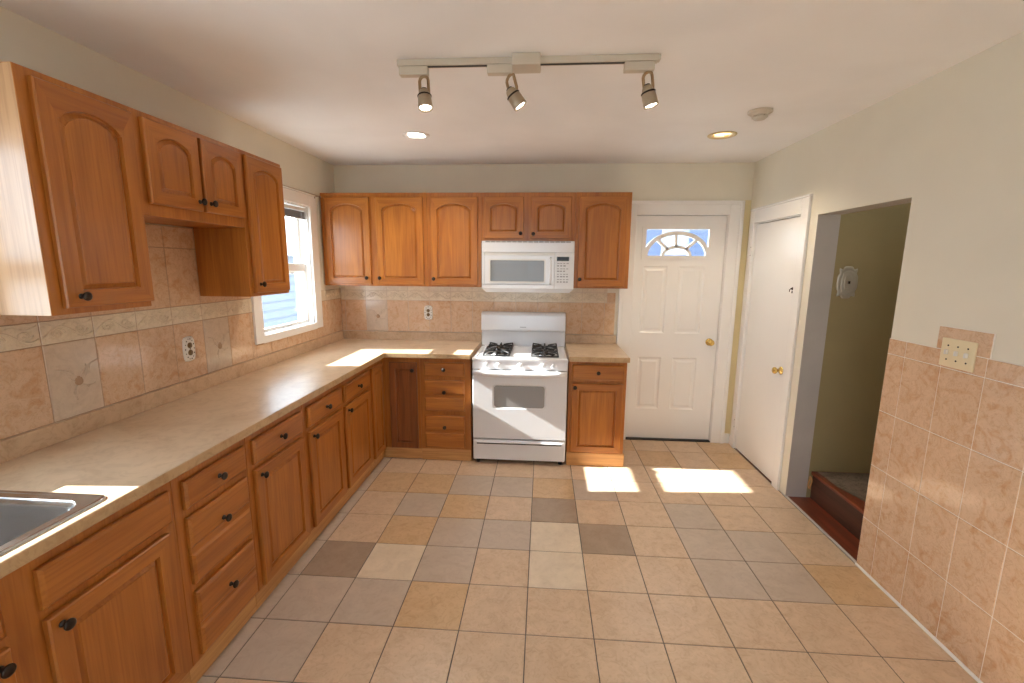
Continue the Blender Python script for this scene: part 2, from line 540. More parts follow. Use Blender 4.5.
# back wall: columns of 0.20
xl = [0.008, 0.045] + [0.0441 + 0.1998 * k for k in range(1, 13)]
xl = [0.008, 0.045] + [0.243 + 0.1998 * k for k in range(0, 13)]
mb = MB(); rb = []; deco_b = None
for a, b in zip(xl[:-1], xl[1:]):
    if a >= 2.535: continue
    b = min(b, 2.535)
    for r in (0, 1):
        m = 3 if r == 1 else 1
        if r == 0 and abs(a - 0.243) < 0.01: m = 2; deco_b = (a, b)
        if r == 1 and b > 2.5 : b = 2.46
        rb.append((a, b, ZT[r] - (0.012 if r else 0), ZT[r + 1] - 0.012, m))
    rb.append((a, b, ZT[2] - 0.012, 1.43, 5))
rb.append((2.46, 2.535, ZT[1] - 0.012, 1.373, 1))
tilefield(mb, 'Y', 0.0, -1, rb)
for (u0, u1, v0, v1, m) in rb:
    if m == 3: scroll(mb, 'Y', 0.0, -1, u0, u1, v0, v1, 3)
fruit(mb, 'Y', 0.0, -1, deco_b[0], deco_b[1], ZT[0], ZT[1])
mb.build('backsplash_tiles', [grout_l, W_P, W_L, W_C, W_F, W_C], wb)
# right wall wainscot
yr = [-1.7375, -1.847] + [-1.847 - 0.2005 * k for k in range(1, 22)]
zr = [0.012, 0.288, 0.587, 0.885, 1.185, 1.262]
mb = MB(); rr = []
for a, b in zip(yr[1:], yr[:-1]):
    if a < YR: continue
    for z0, z1 in zip(zr[:-1], zr[1:]):
        rr.append((a, b, z0, z1, 1))
rr += [(-2.256, -2.010, 1.262, 1.362, 1)]
tilefield(mb, 'X', RX, -1, rr)
wt = mb.build('wainscot_tiles', [mat('pale_wall_grout', (0.80, 0.74, 0.66), 0.6), W_P], wr)
mb = MB(); mb.box(RX - 0.014, RX - 0.0005, YR, -1.7375, 0.0, 0.014)
tag(mb.build('trim_1', white, bevel=0.003), kind='structure')
mb = MB(); mb.box(RX - 0.004, RX + 0.012, -1.7375, -0.94, -0.001, 0.006)
tag(mb.build('trim_2', jambpaint), kind='structure')

# ------------------------------------------------------------------ windows
def window(name, w, blind=True, meet=1.575, depth=0.14, casing=True):
    y0, y1, z0, z1 = w
    r = empty(name, (0, (y0 + y1) / 2, z0), kind='structure')
    cy = (y0 + y1) / 2
    y0 -= cy; y1 -= cy; h = z1 - z0
    # casing round the opening, mitred boards and a stool
    mb = MB(); cw = 0.086
    mb.box(0.0005, 0.022, y0 - cw, y0 + 0.004, -0.045, h + cw)
    mb.box(0.0005, 0.022, y1 - 0.004, y1 + cw + 0.015, -0.045, h + cw)
    mb.box(0.0005, 0.022, y0, y1, h - 0.004, h + cw)
    mb.box(0.0005, 0.030, y0 - cw - 0.01, y1 + cw + 0.02, h + cw, h + cw + 0.016)
    mb.box(0.0005, 0.022, y0, y1, -0.050, 0.004)
    mb.build('window_casing', white, r, bevel=0.004)
    mb = MB(); d = -0.135
    j = 0.012
    mb.box(d, 0.0, y0, y0 + j, 0, h); mb.box(d, 0.0, y1 - j, y1, 0, h)
    mb.box(d, 0.0, y0, y1, h - j, h); mb.box(d, 0.0, y0, y1, 0, 0.012)
    mb.build('window_jamb', white, r, bevel=0.002)
    a, b = y0 + j, y1 - j; mt = meet - z0; s_ = 0.030
    def sash(nm, x0, x1, z0_, z1_, lo, hi):
        mb = MB()
        mb.box(x0, x1, a, a + s_, z0_, z1_); mb.box(x0, x1, b - s_, b, z0_, z1_)
        mb.box(x0, x1, a + s_, b - s_, z0_, z0_ + lo); mb.box(x0, x1, a + s_, b - s_, z1_ - hi, z1_)
        o = mb.build(nm, white, r, bevel=0.004)
        g_ = MB(); g_.box((x0 + x1) / 2 - 0.002, (x0 + x1) / 2 + 0.002, a + s_ - 0.006, b - s_ + 0.006, z0_ + lo - 0.006, z1_ - hi + 0.006)
        g_.build('pane', glass, o)
    sash('lower_sash', -0.068, -0.038, 0.012, mt + 0.035, 0.022, 0.060)
    sash('upper_sash', -0.104, -0.074, mt - 0.045, h - j, 0.060, 0.03)
    mb = MB(); mb.box(-0.075, -0.045, -0.03, 0.03, mt + 0.035, mt + 0.05)
    mb.build('sash_lock', enamel2, r, bevel=0.004)
    return r
w1 = window('window_1', W1)
window('window_2', W2)
window('fill_window_side', W4, meet=1.5)  # unseen side window behind the camera, added for fill light
# big unseen window behind the camera, added to let in fill light
r = empty('fill_window_rear', (0, YR, 0), kind='structure')
mb = MB()
for (a, b, c, d) in ((0.8, 2.2, 0.75, 0.80), (0.8, 2.2, 2.0, 2.05), (0.8, 0.85, 0.8, 2.0), (2.15, 2.2, 0.8, 2.0), (1.475, 1.525, 0.8, 2.0)):
    mb.box(a, b, -0.09, -0.04, c, d)
mb.build('window_frame', white, r, bevel=0.004)
for a, b in ((0.85, 1.475), (1.525, 2.15)):
    mb = MB(); mb.box(a - 0.006, b + 0.006, -0.067, -0.063, 0.794, 2.006); mb.build('pane', glass, r)
mb = MB()
for (a, b, c, d) in ((0.72, 2.28, 2.05, 2.13), (0.72, 2.28, 0.67, 0.75), (0.72, 0.8, 0.75, 2.05), (2.2, 2.28, 0.75, 2.05)):
    mb.box(a, b, 0.0005, 0.02, c, d)
mb.build('window_casing', white, r, bevel=0.004)

# raised blind in window_1
bl = empty('window_blind', (-0.022, (W1[0] + W1[1]) / 2, 1.955), label='taupe slatted blind pulled up at the top of the counter window', cat='blind')
hw = (W1[1] - W1[0]) / 2 - 0.02
mb = MB(); mb.box(-0.014, 0.014, -hw, hw, 0.060, 0.085)
mb.build('head_rail', enamel2, bl, bevel=0.002)
mb = MB()
for k in range(9):
    z = 0.010 + k * 0.0055
    mb.add([(-0.013, -hw, z), (0.0, -hw, z + 0.002), (0.013, -hw, z), (0.013, hw, z), (0.0, hw, z + 0.002), (-0.013, hw, z)], [(0, 1, 4, 5), (1, 2, 3, 4)], 0)
    mb.box(-0.0125, 0.0125, -hw, hw, z - 0.002, z - 0.0008)
mb.build('slats', blindm, bl)
mb = MB(); mb.box(-0.012, 0.012, -hw, hw, 0.0, 0.007)
mb.build('bottom_rail', blindm, bl, bevel=0.002)
mb = MB()
for dy in (0, 0.012):
    mb.tube([(0.012, hw - 0.07 + dy, 0.065), (0.016, hw - 0.068 + dy, -0.2), (0.016, hw - 0.07 + dy, -0.70)], 0.0012, 0, 5)
mb.lathe([(0.002, 0), (0.007, 0.006), (0.009, 0.03), (0.004, 0.036)], (0.016, hw - 0.064, -0.735), (0, 0, 1), 0, 10)
lp = [(0.018, hw - 0.050 + 0.014 * cos(a), -0.66 + 0.045 * sin(a)) for a in [2 * pi * k / 16 for k in range(16)]]
mb.tube(lp, 0.0025, 0, 5, True)
lp = [(0.020, hw - 0.066 + 0.010 * cos(a), -0.70 + 0.030 * sin(a)) for a in [2 * pi * k / 16 for k in range(16)]]
mb.tube(lp, 0.0025, 0, 5, True)
mb.build('pull_cord', enamel, bl)
# thin curtain rod over the casing
cr = empty('curtain_rod', (0.03, -0.86, 2.150), label='thin dark metal curtain rod on brackets above the counter window', cat='curtain rod')
mb = MB(); mb.tube([(0.018, -0.46, 0.004), (0.018, 0.475, 0.0)], 0.0035, 0, 8)
mb.lathe([(0.002, 0), (0.008, 0.004), (0.008, 0.014), (0.003, 0.02)], (0.018, 0.473, 0), (0, 1, 0), 0, 10)
mb.build('rod', brushed, cr)
for yy in (-0.42, 0.44):
    mb = MB(); mb.box(-0.029, -0.008, yy - 0.008, yy + 0.008, -0.02, 0.015); mb.tube([(-0.014, yy, 0), (0.018, yy, -0.003)], 0.003, 0, 6)
    mb.build('bracket', bracketm, cr)

# ------------------------------------------------------------------ entry door (door_1)
d1 = empty('door_1', (2.69, 0.03, 0.0), kind='structure')
DW = 0.768
def rect_panel(mb, x0, x1, z0, z1, y, dep, m=0):
    """recess ring with raised field, open ring lying in front face y; field at y-0.001"""
    prof = [(0, 0), (0.012, dep), (0.026, dep), (0.042, 0.002)]
    lo = []
    for ins, d in prof:
        lo.append([(x0 + ins, y + d, z0 + ins), (x1 - ins, y + d, z0 + ins), (x1 - ins, y + d, z1 - ins), (x0 + ins, y + d, z1 - ins)])
    vs = [p for l in lo for p in l]; fs = []
    for i in range(len(lo) - 1):
        for k in range(4):
            fs.append((i * 4 + k, i * 4 + (k + 1) % 4, (i + 1) * 4 + (k + 1) % 4, (i + 1) * 4 + k))
    n = (len(lo) - 1) * 4
    fs.append((n, n + 1, n + 2, n + 3))
    mb.add(vs, fs, m)
def door_face(mb, w, h, y, thick, panels, m=0, extra=()):
    """front face with rectangular cut-outs (panels filled with rect_panel), plus body behind"""
    rects = [p for p in panels] + list(extra)
    us = sorted(set([0, w] + [r_[0] for r_ in rects] + [r_[1] for r_ in rects]))
    vs_ = sorted(set([0, h] + [r_[2] for r_ in rects] + [r_[3] for r_ in rects]))
    for i in range(len(us) - 1):
        for j in range(len(vs_) - 1):
            cu, cv = (us[i] + us[i + 1]) / 2, (vs_[j] + vs_[j + 1]) / 2
            if any(r_[0] < cu < r_[1] and r_[2] < cv < r_[3] for r_ in rects): continue
            mb.add([(us[i], y, vs_[j]), (us[i + 1], y, vs_[j]), (us[i + 1], y, vs_[j + 1]), (us[i], y, vs_[j + 1])], [(0, 1, 2, 3)], m)
    for p in panels:
        rect_panel(mb, *p, y, 0.008, m)
mb = MB()
ox = 2.69
lite = (2.760 - ox, 3.340 - ox, 1.685 - 0.012, 1.945 - 0.012)
pan = [(2.768 - ox, 2.976 - ox, 0.285, 0.775), (3.078 - ox, 3.296 - ox, 0.285, 0.775), (2.768 - ox, 2.985 - ox, 1.0, 1.60), (3.078 - ox, 3.305 - ox, 1.0, 1.60)]
door_face(mb, DW, 2.03, 0.0, 0.04, pan, 0, [lite])
slab('Y', sorted([0, DW, lite[0], lite[1]]), sorted([0, 2.03, lite[2], lite[3]]), lambda u, v: not (lite[0] < u < lite[1] and lite[2] < v < lite[3]), 0.011, 0.04, mb)
for (a, b, c, d) in ((0, 0, 0, 2.03), (DW, DW, 0, 2.03)):
    mb.add([(a, 0, 0), (a, 0.011, 0), (a, 0.011, 2.03), (a, 0, 2.03)], [(0, 1, 2, 3)], 0)
for z in (0, 2.03):
    mb.add([(0, 0, z), (0, 0.011, z), (DW, 0.011, z), (DW, 0, z)], [(0, 1, 2, 3)], 0)
sl = mb.build('door_slab', white, d1, (0, 0, 0.012), fix=True)
# fanlight in the door: moulded frame, arch bars, glass
lx0, lx1, lz0, lz1 = lite
lcx = (lx0 + lx1) / 2
fl = MB()
y0_, y1_ = -0.012, 0.011
fw = 0.022
fl.box(lx0 - 0.012, lx1 + 0.012, y0_, y1_, lz0 - 0.012, lz0 + 0.018)
fl.box(lx0 - 0.012, lx1 + 0.012, y0_, y1_, lz1 - 0.016, lz1 + 0.012)
fl.box(lx0 - 0.012, lx0 + 0.022, y0_, y1_, lz0 + 0.018, lz1 - 0.016)
fl.box(lx1 - 0.022, lx1 + 0.012, y0_, y1_, lz0 + 0.018, lz1 - 0.016)
def archband(mb, cx, cz, ra, rb, wa, ya, yb, n=28):
    vs = []; fs = []
    for k in range(n + 1):
        a = pi * k / n
        for (q, w_) in ((0, 0), (1, wa)):
            for y in (ya, yb):
                vs.append((cx + (ra - w_) * cos(a), y, cz + (rb - w_) * sin(a)))
    for k in range(n):
        o = k * 4; p = o + 4
        fs += [(o, p, p + 2, o + 2), (o + 1, o + 3, p + 3, p + 1), (o, o + 1, p + 1, p), (o + 2, p + 2, p + 3, o + 3)]
    fs += [(0, 2, 3, 1), (n * 4, n * 4 + 1, n * 4 + 3, n * 4 + 2)]
    mb.add(vs, fs, 0)
zb_ = lz0 + 0.018
archband(fl, lcx, zb_, 0.283, 0.212, 0.034, y0_ + 0.001, y1_)
archband(fl, lcx, zb_, 0.130, 0.090, 0.026, y0_ + 0.003, y1_)
for a in (radians(48), radians(93), radians(132)):
    p0 = Vector((lcx + 0.115 * cos(a), 0, zb_ + 0.075 * sin(a))); p1 = Vector((lcx + 0.268 * cos(a), 0, zb_ + 0.197 * sin(a)))
    n_ = (p1 - p0).normalized().cross(Vector((0, 1, 0))) * 0.012
    vs = []
    for y in (y0_ + 0.003, y1_):
        vs += [(q.x, y, q.z) for q in (p0 - n_, p0 + n_, p1 + n_, p1 - n_)]
    fl.add(vs, [(0, 1, 2, 3), (7, 6, 5, 4), (0, 4, 5, 1), (1, 5, 6, 2), (2, 6, 7, 3), (3, 7, 4, 0)], 0)
flo = fl.build('fanlight', white, d1, (0, 0, 0.012))
mb = MB(); mb.box(lx0 - 0.0, lx1 + 0.0, 0.013, 0.017, lz0, lz1); mb.build('pane', glass, flo)

def knobset(mb, org, axis, m=0, sc=1.0):
    mb.lathe([(0.0325 * sc, 0), (0.0325 * sc, 0.004 * sc), (0.026 * sc, 0.010 * sc), (0.012 * sc, 0.014 * sc), (0.0105 * sc, 0.030 * sc), (0.020 * sc, 0.036 * sc),
              (0.0275 * sc, 0.047 * sc), (0.0265 * sc, 0.058 * sc), (0.018 * sc, 0.065 * sc), (0.006 * sc, 0.067 * sc)], org, axis, m, 24)
mb = MB(); knobset(mb, (3.394 - ox, 0, 0.94), (0, -1, 0)); mb.build('door_knob', brass, d1)
mb = MB(); mb.box(DW - 0.001, DW + 0.002, 0.004, 0.03, 0.90, 0.965); mb.build('latch_plate', brass, d1)
mb = MB()
x0, x1, zt = 2.68 - ox, 3.468 - ox, 2.055
for (a, b, c, d, yy) in ((x1 - 0.006, x1 + 0.110, 0, zt + 0.11, 0), (x0 - 0.118, x0 + 0.006, 0, zt + 0.11, 0), (x0 + 0.006, x1 - 0.006, zt - 0.006, zt + 0.11, 0)):
    mb.box(a, b, -0.0495, -0.0305, c, d)
mb.box(x1 + 0.075, x1 + 0.110, -0.060, -0.0495, 0, zt + 0.11)
mb.box(x0 - 0.118, x0 - 0.083, -0.060, -0.0495, 0.0, zt + 0.11)
mb.box(x0 - 0.083, x1 + 0.075, -0.060, -0.0495, zt + 0.078, zt + 0.11)
mb.build('door_casing', white, d1, bevel=0.005, seg=3)
mb = MB()
mb.box(x0, x0 + 0.007, -0.03, 0.10, 0, zt); mb.box(x1 - 0.007, x1, -0.03, 0.10, 0, zt); mb.box(x0, x1, -0.03, 0.10, zt - 0.007, zt)
mb.box(x0 + 0.007, x0 + 0.02, 0.042, 0.10, 0, zt); mb.box(x1 - 0.02, x1 - 0.007, 0.042, 0.10, 0, zt); mb.box(x0 + 0.007, x1 - 0.007, 0.042, 0.10, zt - 0.025, zt - 0.007)
mb.build('door_jamb', white, d1)
mb = MB(); mb.box(x0, x1, -0.035, 0.10, -0.002, 0.0105); mb.build('threshold', dgrey, d1)
mb = MB(); mb.box(3.579, RX - 0.002, -0.016, -0.0035, 0.0, 0.092); tag(mb.build('baseboard_back', white, bevel=0.003), kind='structure')

# ------------------------------------------------------------------ closet door in right wall (door_2)
d2 = empty('door_2', (RX, -0.48, 0.0), kind='structure')
mb = MB(); mb.box(0.004, 0.035, -0.318, 0.345, 0.006, 1.958)
mb.build('door_slab', white, d2, bevel=0.003)
mb = MB()
mb.box(-0.020, 0.0, -0.428, -0.345, 0, 2.072); mb.box(-0.020, 0.0, 0.35, 0.420, 0, 2.072); mb.box(-0.020, 0.0, -0.345, 0.35, 1.968, 2.072)
mb.box(-0.027, 0.0, -0.432, 0.424, 2.072, 2.088)
mb.build('door_casing', white, d2, bevel=0.004)
mb = MB(); mb.box(0.0, 0.13, -0.349, -0.322, 0, 1.974); mb.box(0.0, 0.13, 0.347, 0.354, 0, 1.974); mb.box(0, 0.13, -0.322, 0.347, 1.962, 1.974)
mb.build('door_jamb', white, d2)
mb = MB(); knobset(mb, (0.004, -0.265, 0.862), (-1, 0, 0), sc=0.9); mb.build('door_knob', brass, d2)
mb = MB(); mb.lathe([(0.011, 0), (0.011, 0.004), (0.005, 0.006), (0.004, 0.014)], (0.004, -0.300, 1.462), (-1, 0, 0), 0, 12)
mb.tube([(-0.008, -0.300, 1.462), (-0.016, -0.300, 1.455), (-0.016, -0.300, 1.440)], 0.003, 0, 6)
mb.box(-0.001, 0.004, -0.304, -0.297, 1.43, 1.445)
mb.build('coat_hook', bronze, d2)
for z in (0.19, 1.70):
    mb = MB(); mb.box(-0.002, 0.004, 0.335, 0.352, z, z + 0.085)
    mb.lathe([(0.005, 0), (0.005, 0.09)], (-0.004, 0.346, z - 0.002), (0, 0, 1), 0, 10)
    mb.build('hinge', white, d2)
    for dz in (0.008, 0.074):
        mb = MB(); mb.lathe([(0.004, 0), (0.003, 0.002)], (-0.020, 0.362, z + dz), (-1, 0, 0), 0, 8)
        mb.build('hinge_screw', bronze, d2)
mb = MB(); mb.box(RX - 0.014, RX - 0.0005, -0.054, -0.017, 0.0, 0.09); tag(mb.build('baseboard_right', white, bevel=0.003), kind='structure')

mb = MB(); mb.box(RX + 0.14, 4.3, -0.87, 0.02, -0.03, 0.0); mb.box(4.3, 4.36, -0.87, 0.02, -0.03, 2.2); mb.box(RX + 0.14, 4.3, 0.0, 0.04, 0.0, 2.2); mb.box(RX + 0.14, 4.36, -0.87, 0.04, 2.2, 2.24)
tag(mb.build('wall_closet', wallpaint), kind='structure')
mb = MB(); mb.box(RX - 0.02, 4.3, -0.87, 0.02, -0.10, -0.031); tag(mb.build('floor_closet', stairwood), kind='structure')
# ------------------------------------------------------------------ stairwell beyond the opening
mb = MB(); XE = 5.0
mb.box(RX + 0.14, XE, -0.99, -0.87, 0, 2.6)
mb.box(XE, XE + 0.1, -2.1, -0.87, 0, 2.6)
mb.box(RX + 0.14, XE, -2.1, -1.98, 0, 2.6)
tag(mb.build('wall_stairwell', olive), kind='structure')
mb = MB(); mb.box(RX + 0.14, XE + 0.1, -2.1, -0.87, 2.6, 2.64); tag(mb.build('ceiling_stairwell', ceilpaint), kind='structure')
mb = MB(); mb.box(RX + 0.001, XE + 0.1, -1.98, -0.99, -0.05, -0.001); tag(mb.build('floor_stairwell', stairwood), kind='structure')
st = empty('stair_step', (3.803, -1.48, 0.0), label='dark red-brown wooden stair landing beyond the doorless opening', cat='stair step')
mb = MB(); mb.box(0.003, 0.03, -0.49, 0.488, 0.0, 0.175); mb.build('riser', riserwood, st)
mb = MB(); mb.box(-0.012, 1.19, -0.49, 0.488, 0.175, 0.200); mb.build('tread', stairwood, st, bevel=0.006)
# worn grey runner patch on the tread, thin rubber sheet
mb = MB(); pts = [(0.02, 0.47), (0.60, 0.47), (0.50, 0.36), (0.36, 0.22), (0.30, 0.05), (0.16, -0.06), (0.10, -0.02), (0.02, 0.25)]
n_ = len(pts)
mb.add([(a, b, 0.2005) for a, b in pts] + [(a, b, 0.2035) for a, b in pts], [tuple(range(n_))[::-1], tuple(range(n_, 2 * n_))] + [(i, (i + 1) % n_, n_ + (i + 1) % n_, n_ + i) for i in range(n_)], 0)
tag(mb.build('stair_mat', tilemat('worn_grey_mat', (0.20, 0.155, 0.125), (0.10, 0.07, 0.055), 0.45, 10, 0.1, 0.6), None, (3.803, -1.48, 0)), 'worn grey-brown mat lying on the stair landing', 'mat')
# bit of looped rope at the foot of the jamb
mb = MB(); lp = [(0.004 * sin(3 * a), 0.014 * cos(a), 0.045 * sin(a)) for a in [2 * pi * k / 20 for k in range(20)]]
mb.tube(lp, 0.005, 0, 6, True)
tag(mb.build('cord_loop', pale_h, None, (3.775, -1.022, 0.125)), 'small tan looped cord hanging at the corner of the stair step', 'cord')
# ornate switch plate on olive wall
def scallop(mb, w, h, y0, y1, m=0, n=48, amp=0.10, lobes=10):
    ring = []
    for k in range(n):
        a = 2 * pi * k / n
        c_, s_ = cos(a), sin(a)
        e = 0.45
        x = w / 2 * math.copysign(abs(c_) ** e, c_); z = h / 2 * math.copysign(abs(s_) ** e, s_)
        q = 1 + amp * 0.5 * cos(lobes * a)
        ring.append((x * q, z * q))
    vs = [(a, y0, b) for a, b in ring] + [(a * 0.97, (y0 + y1) / 2, b * 0.97) for a, b in ring] + [(a * 0.88, y1, b * 0.88) for a, b in ring]
    fs = [(r * n + k, r * n + (k + 1) % n, (r + 1) * n + (k + 1) % n, (r + 1) * n + k) for r in (0, 1) for k in range(n)]
    fs += [tuple(range(n))[::-1], tuple(range(2 * n, 3 * n))]
    mb.add(vs, fs, m, False)
sp = empty('light_switch', (3.868, -0.991, 1.515), label='ornate scalloped light switch on the olive stairwell wall', cat='light switch')
mb = MB(); scallop(mb, 0.122, 0.195, 0, -0.007, 0, 80, 0.16, 8); scallop(mb, 0.085, 0.150, -0.0065, -0.011, 0, 64, 0.06, 8); scallop(mb, 0.050, 0.095, -0.0105, -0.014, 0, 48, 0.02, 4)
mb.build('cover_plate', mat('aged_pewter', (0.50, 0.46, 0.38), 0.4, 0.3), sp)
mb = MB(); mb.box(-0.005, 0.005, -0.026, -0.0135, -0.008, 0.010); mb.build('toggle', bronze, sp, bevel=0.002)

# three-gang ivory switch on the wainscot
sw = empty('light_switch', (RX - 0.0075, -2.123, 1.255), label='ivory triple switch plate on the peach wall tiles', cat='light switch')
mb = MB(); mb.box(-0.006, 0, -0.080, 0.080, -0.061, 0.061); mb.build('cover_plate', ivory, sw, bevel=0.004)
for k in (-1, 0, 1):
    yy = k * 0.046
    mb = MB(); mb.box(-0.0175, -0.0055, yy - 0.005, yy + 0.005, -0.002 - 0.006, 0.012); mb.build('toggle', enamel2, sw, bevel=0.002)
    for zz in (-0.03, 0.03):
        mb = MB(); mb.lathe([(0.004, 0), (0.0035, 0.0015)], (-0.006, yy, zz), (-1, 0, 0), 0, 8)
        mb.build('screw', bronze, sw)

def outlet(loc, rotz, label):
    r = empty('power_outlet', loc, rotz, label=label, cat='outlet')
    mb = MB(); scallop(mb, 0.080, 0.132, 0, -0.008, 0, 48, 0.04, 12); mb.build('cover_plate', porcelain, r)
    for zz in (-0.0195, 0.0195):
        mb = MB(); mb.lathe([(0.0155, 0), (0.0155, 0.0025)], (0, -0.008, zz), (0, -1, 0), 0, 16)
        mb.build('socket', socketm, r)
    mb = MB(); mb.lathe([(0.003, 0), (0.003, 0.003)], (0, -0.008, 0), (0, -1, 0), 0, 8)
    mb.build('screw', socketm, r)
    mb = MB()
    for k in range(14):
        a = 2 * pi * k / 14
        x = 0.030 * cos(a); z = 0.054 * sin(a)
        if abs(x) < 0.005: z *= 0.95
        mb.lathe([(0.0032 + 0.001 * (k % 2), 0), (0.002, 0.0012)], (x, -0.008, z), (0, -1, 0), 0, 8)
    mb.build('painted_flowers', dots, r)
    return r
outlet((0.008, -1.866, 1.156), pi / 2, 'white floral power outlet on the left wall tiles between cabinet and window')
outlet((0.832, -0.008, 1.172), 0, 'white floral power outlet on the back wall tiles left of the stove')

# ------------------------------------------------------------------ cabinets
def arch_pts(x0, x1, zs, rise, n=14):
    """points along an arched top from left to right"""
    w = x1 - x0; sh = 0.03; pts = []
    for k in range(n + 1):
        s_ = k / n
        x = x0 + w * (sh + s_ * (1 - 2 * sh))
        q = 2 * s_ - 1
        z = zs + rise * (0.22 + 0.78 * (1 - q * q)) if 0 < k < n else zs + rise * 0.10
        pts.append((x, z))
    return pts

def panel_door(name, parent, x0, x1, z0, z1, arch=True, y=-0.020, knob=None, rise=None, stile=0.052):
    """raised-panel door; front face at local y, back at y+0.019"""
    w = x1 - x0; h = z1 - z0; th = 0.019
    if rise is None: rise = min(0.05, w * 0.14) if arch else 0.0
    n = 14
    def loop(ins, d, arched=True):
        a, b, c = ins, w - ins, ins
        zs = h - ins - rise
        inner = arch_pts(a, b, zs, rise, n) if rise else [(a + (b - a) * (0.1 + 0.8 * k / n), zs) for k in range(n + 1)]
        pts = [(a, c), (a, zs), (a + (b - a) * 0.02, zs)] + inner + [(b - (b - a) * 0.02, zs), (b, zs), (b, c)]
        return [(p[0], y + d, p[1]) for p in pts]
    inner0 = loop(stile, 0)
    zsv = h - stile - rise
    outer = [(0.004, y, 0.004), (0.004, y, zsv), (0.004, y, h - 0.004)]
    for p in inner0[3:-3]:
        outer.append((p[0], y, h - 0.004))
    outer += [(w - 0.004, y, h - 0.004), (w - 0.004, y, zsv), (w - 0.004, y, 0.004)]
    edge = [(0, y + 0.005, 0), (0, y + 0.005, zsv), (0, y + 0.005, h)] + [(p[0], y + 0.005, h) for p in outer[3:-3]] + [(w, y + 0.005, h), (w, y + 0.005, zsv), (w, y + 0.005, 0)]
    back = [(p[0], y + th, p[2]) for p in edge]
    loops = [back, edge, outer, inner0, loop(stile + 0.002, 0.012), loop(stile + 0.007, 0.013), loop(stile + 0.019, 0.006), loop(stile + 0.0205, 0.003)]
    mb = MB(); n_ = len(outer)
    vs = [p for l in loops for p in l]
    for i in range(len(loops) - 1):
        for k in range(n_):
            k2 = (k + 1) % n_
            f = (i * n_ + k, i * n_ + k2, (i + 1) * n_ + k2, (i + 1) * n_ + k)
            horiz = (2 <= k < n_ - 3) or k == n_ - 1
            mb_m = 1 if (horiz and i in (1, 2)) else 0
            mb.f.append(f); mb.m.append(mb_m); mb.sm.append(False)
    mb.v = vs
    L_ = (len(loops) - 1) * n_
    mb.f.append(tuple(L_ + k for k in range(n_))); mb.m.append(0); mb.sm.append(False)
    mb.f.append(tuple(range(n_ - 1, -1, -1))); mb.m.append(0); mb.sm.append(False)
    o = mb.build(name, [oak_v, oak_h], parent, (x0, 0, z0))
    if knob:
        kn(o, knob[0] - x0, y, knob[1] - z0)
    return o

def kn(parent, x, y, z, m=None, sc=1.0):
    mb = MB()
    mb.lathe([(0.0095, 0), (0.009, 0.003), (0.006, 0.005), (0.0055, 0.012), (0.010, 0.016), (0.0155, 0.021), (0.0155, 0.025), (0.011, 0.029), (0.003, 0.0305)], (x, y, z), (0, -1, 0), 0, 18, True, (1, 1))
    mb.build('knob', m or bronze, parent)

def drawer_front(parent, x0, x1, panels, y=-0.020, knob=None, body=None):
    """panels: list of (z0,z1) raised fields of the same drawer"""
    mb = MB(); z00 = min(p[0] for p in panels); w = x1 - x0
    for (a, b) in panels:
        a -= z00; b -= z00
        lo = [(0, 0.019), (0, 0.007), (0.010, 0.0), (0.016, 0.0)]
        loops = [[(i_, y + d, a + i_), (w - i_, y + d, a + i_), (w - i_, y + d, b - i_), (i_, y + d, b - i_)] for i_, d in lo]
        o_ = len(mb.v); mb.v += [p for l in loops for p in l]
        for i in range(3):
            for k in range(4):
                mb.f.append((o_ + i * 4 + k, o_ + i * 4 + (k + 1) % 4, o_ + (i + 1) * 4 + (k + 1) % 4, o_ + (i + 1) * 4 + k)); mb.m.append(0); mb.sm.append(False)
        mb.f.append(tuple(o_ + 12 + k for k in range(4))); mb.m.append(0); mb.sm.append(False)
        mb.f.append((o_ + 3, o_ + 2, o_ + 1, o_)); mb.m.append(0); mb.sm.append(False)
    zs = sorted(panels)
    for p, q in zip(zs[:-1], zs[1:]):
        mb.box(0.002, w - 0.002, y + 0.008, y + 0.019, p[1] - z00 - 0.001, q[0] - z00 + 0.001)
    o = mb.build('drawer', oak_h, parent, (x0, 0, z00))
    if knob: kn(o, knob[0] - x0, y, knob[1] - z00)
    return o

def carcass(parent, w, z0, z1, d, open_top=False, lw=0.0, rw=None, side=None, name='body'):
    mb = MB()
    if open_top:
        mb.box(0, w, 0, 0.02, z0, z1, 0)
        mb.box(0, 0.018, 0.02, d, z0, z1, 0); mb.box(w - 0.018, w, 0.02, d, z0, z1, 0)
        mb.box(0.018, w - 0.018, 0.02, d, z0, z0 + 0.018, 0)
    else:
        mb.box(0, w, 0, d, z0, z1, 0)
    mats = [oak_v]
    if side:
        for i, f in enumerate(mb.f):
            if all(abs(mb.v[k][0]) < 1e-6 for k in f): mb.m[i] = 1
        mats.append(side)
    return mb.build(name, mats, parent, bevel=0.0015, seg=1)

def toe(parent, w, y=0.018, x0=0.0, h=0.10, d=0.03, name='toe_kick'):
    mb = MB(); mb.box(x0, w, y, y + d, 0.001, h)
    mb.build(name, pale_h, parent, bevel=0.002)

BX = 0.592      # base carcass front (left run); doors stand 2 cm proud
BG = 'base cabinets along the left wall'
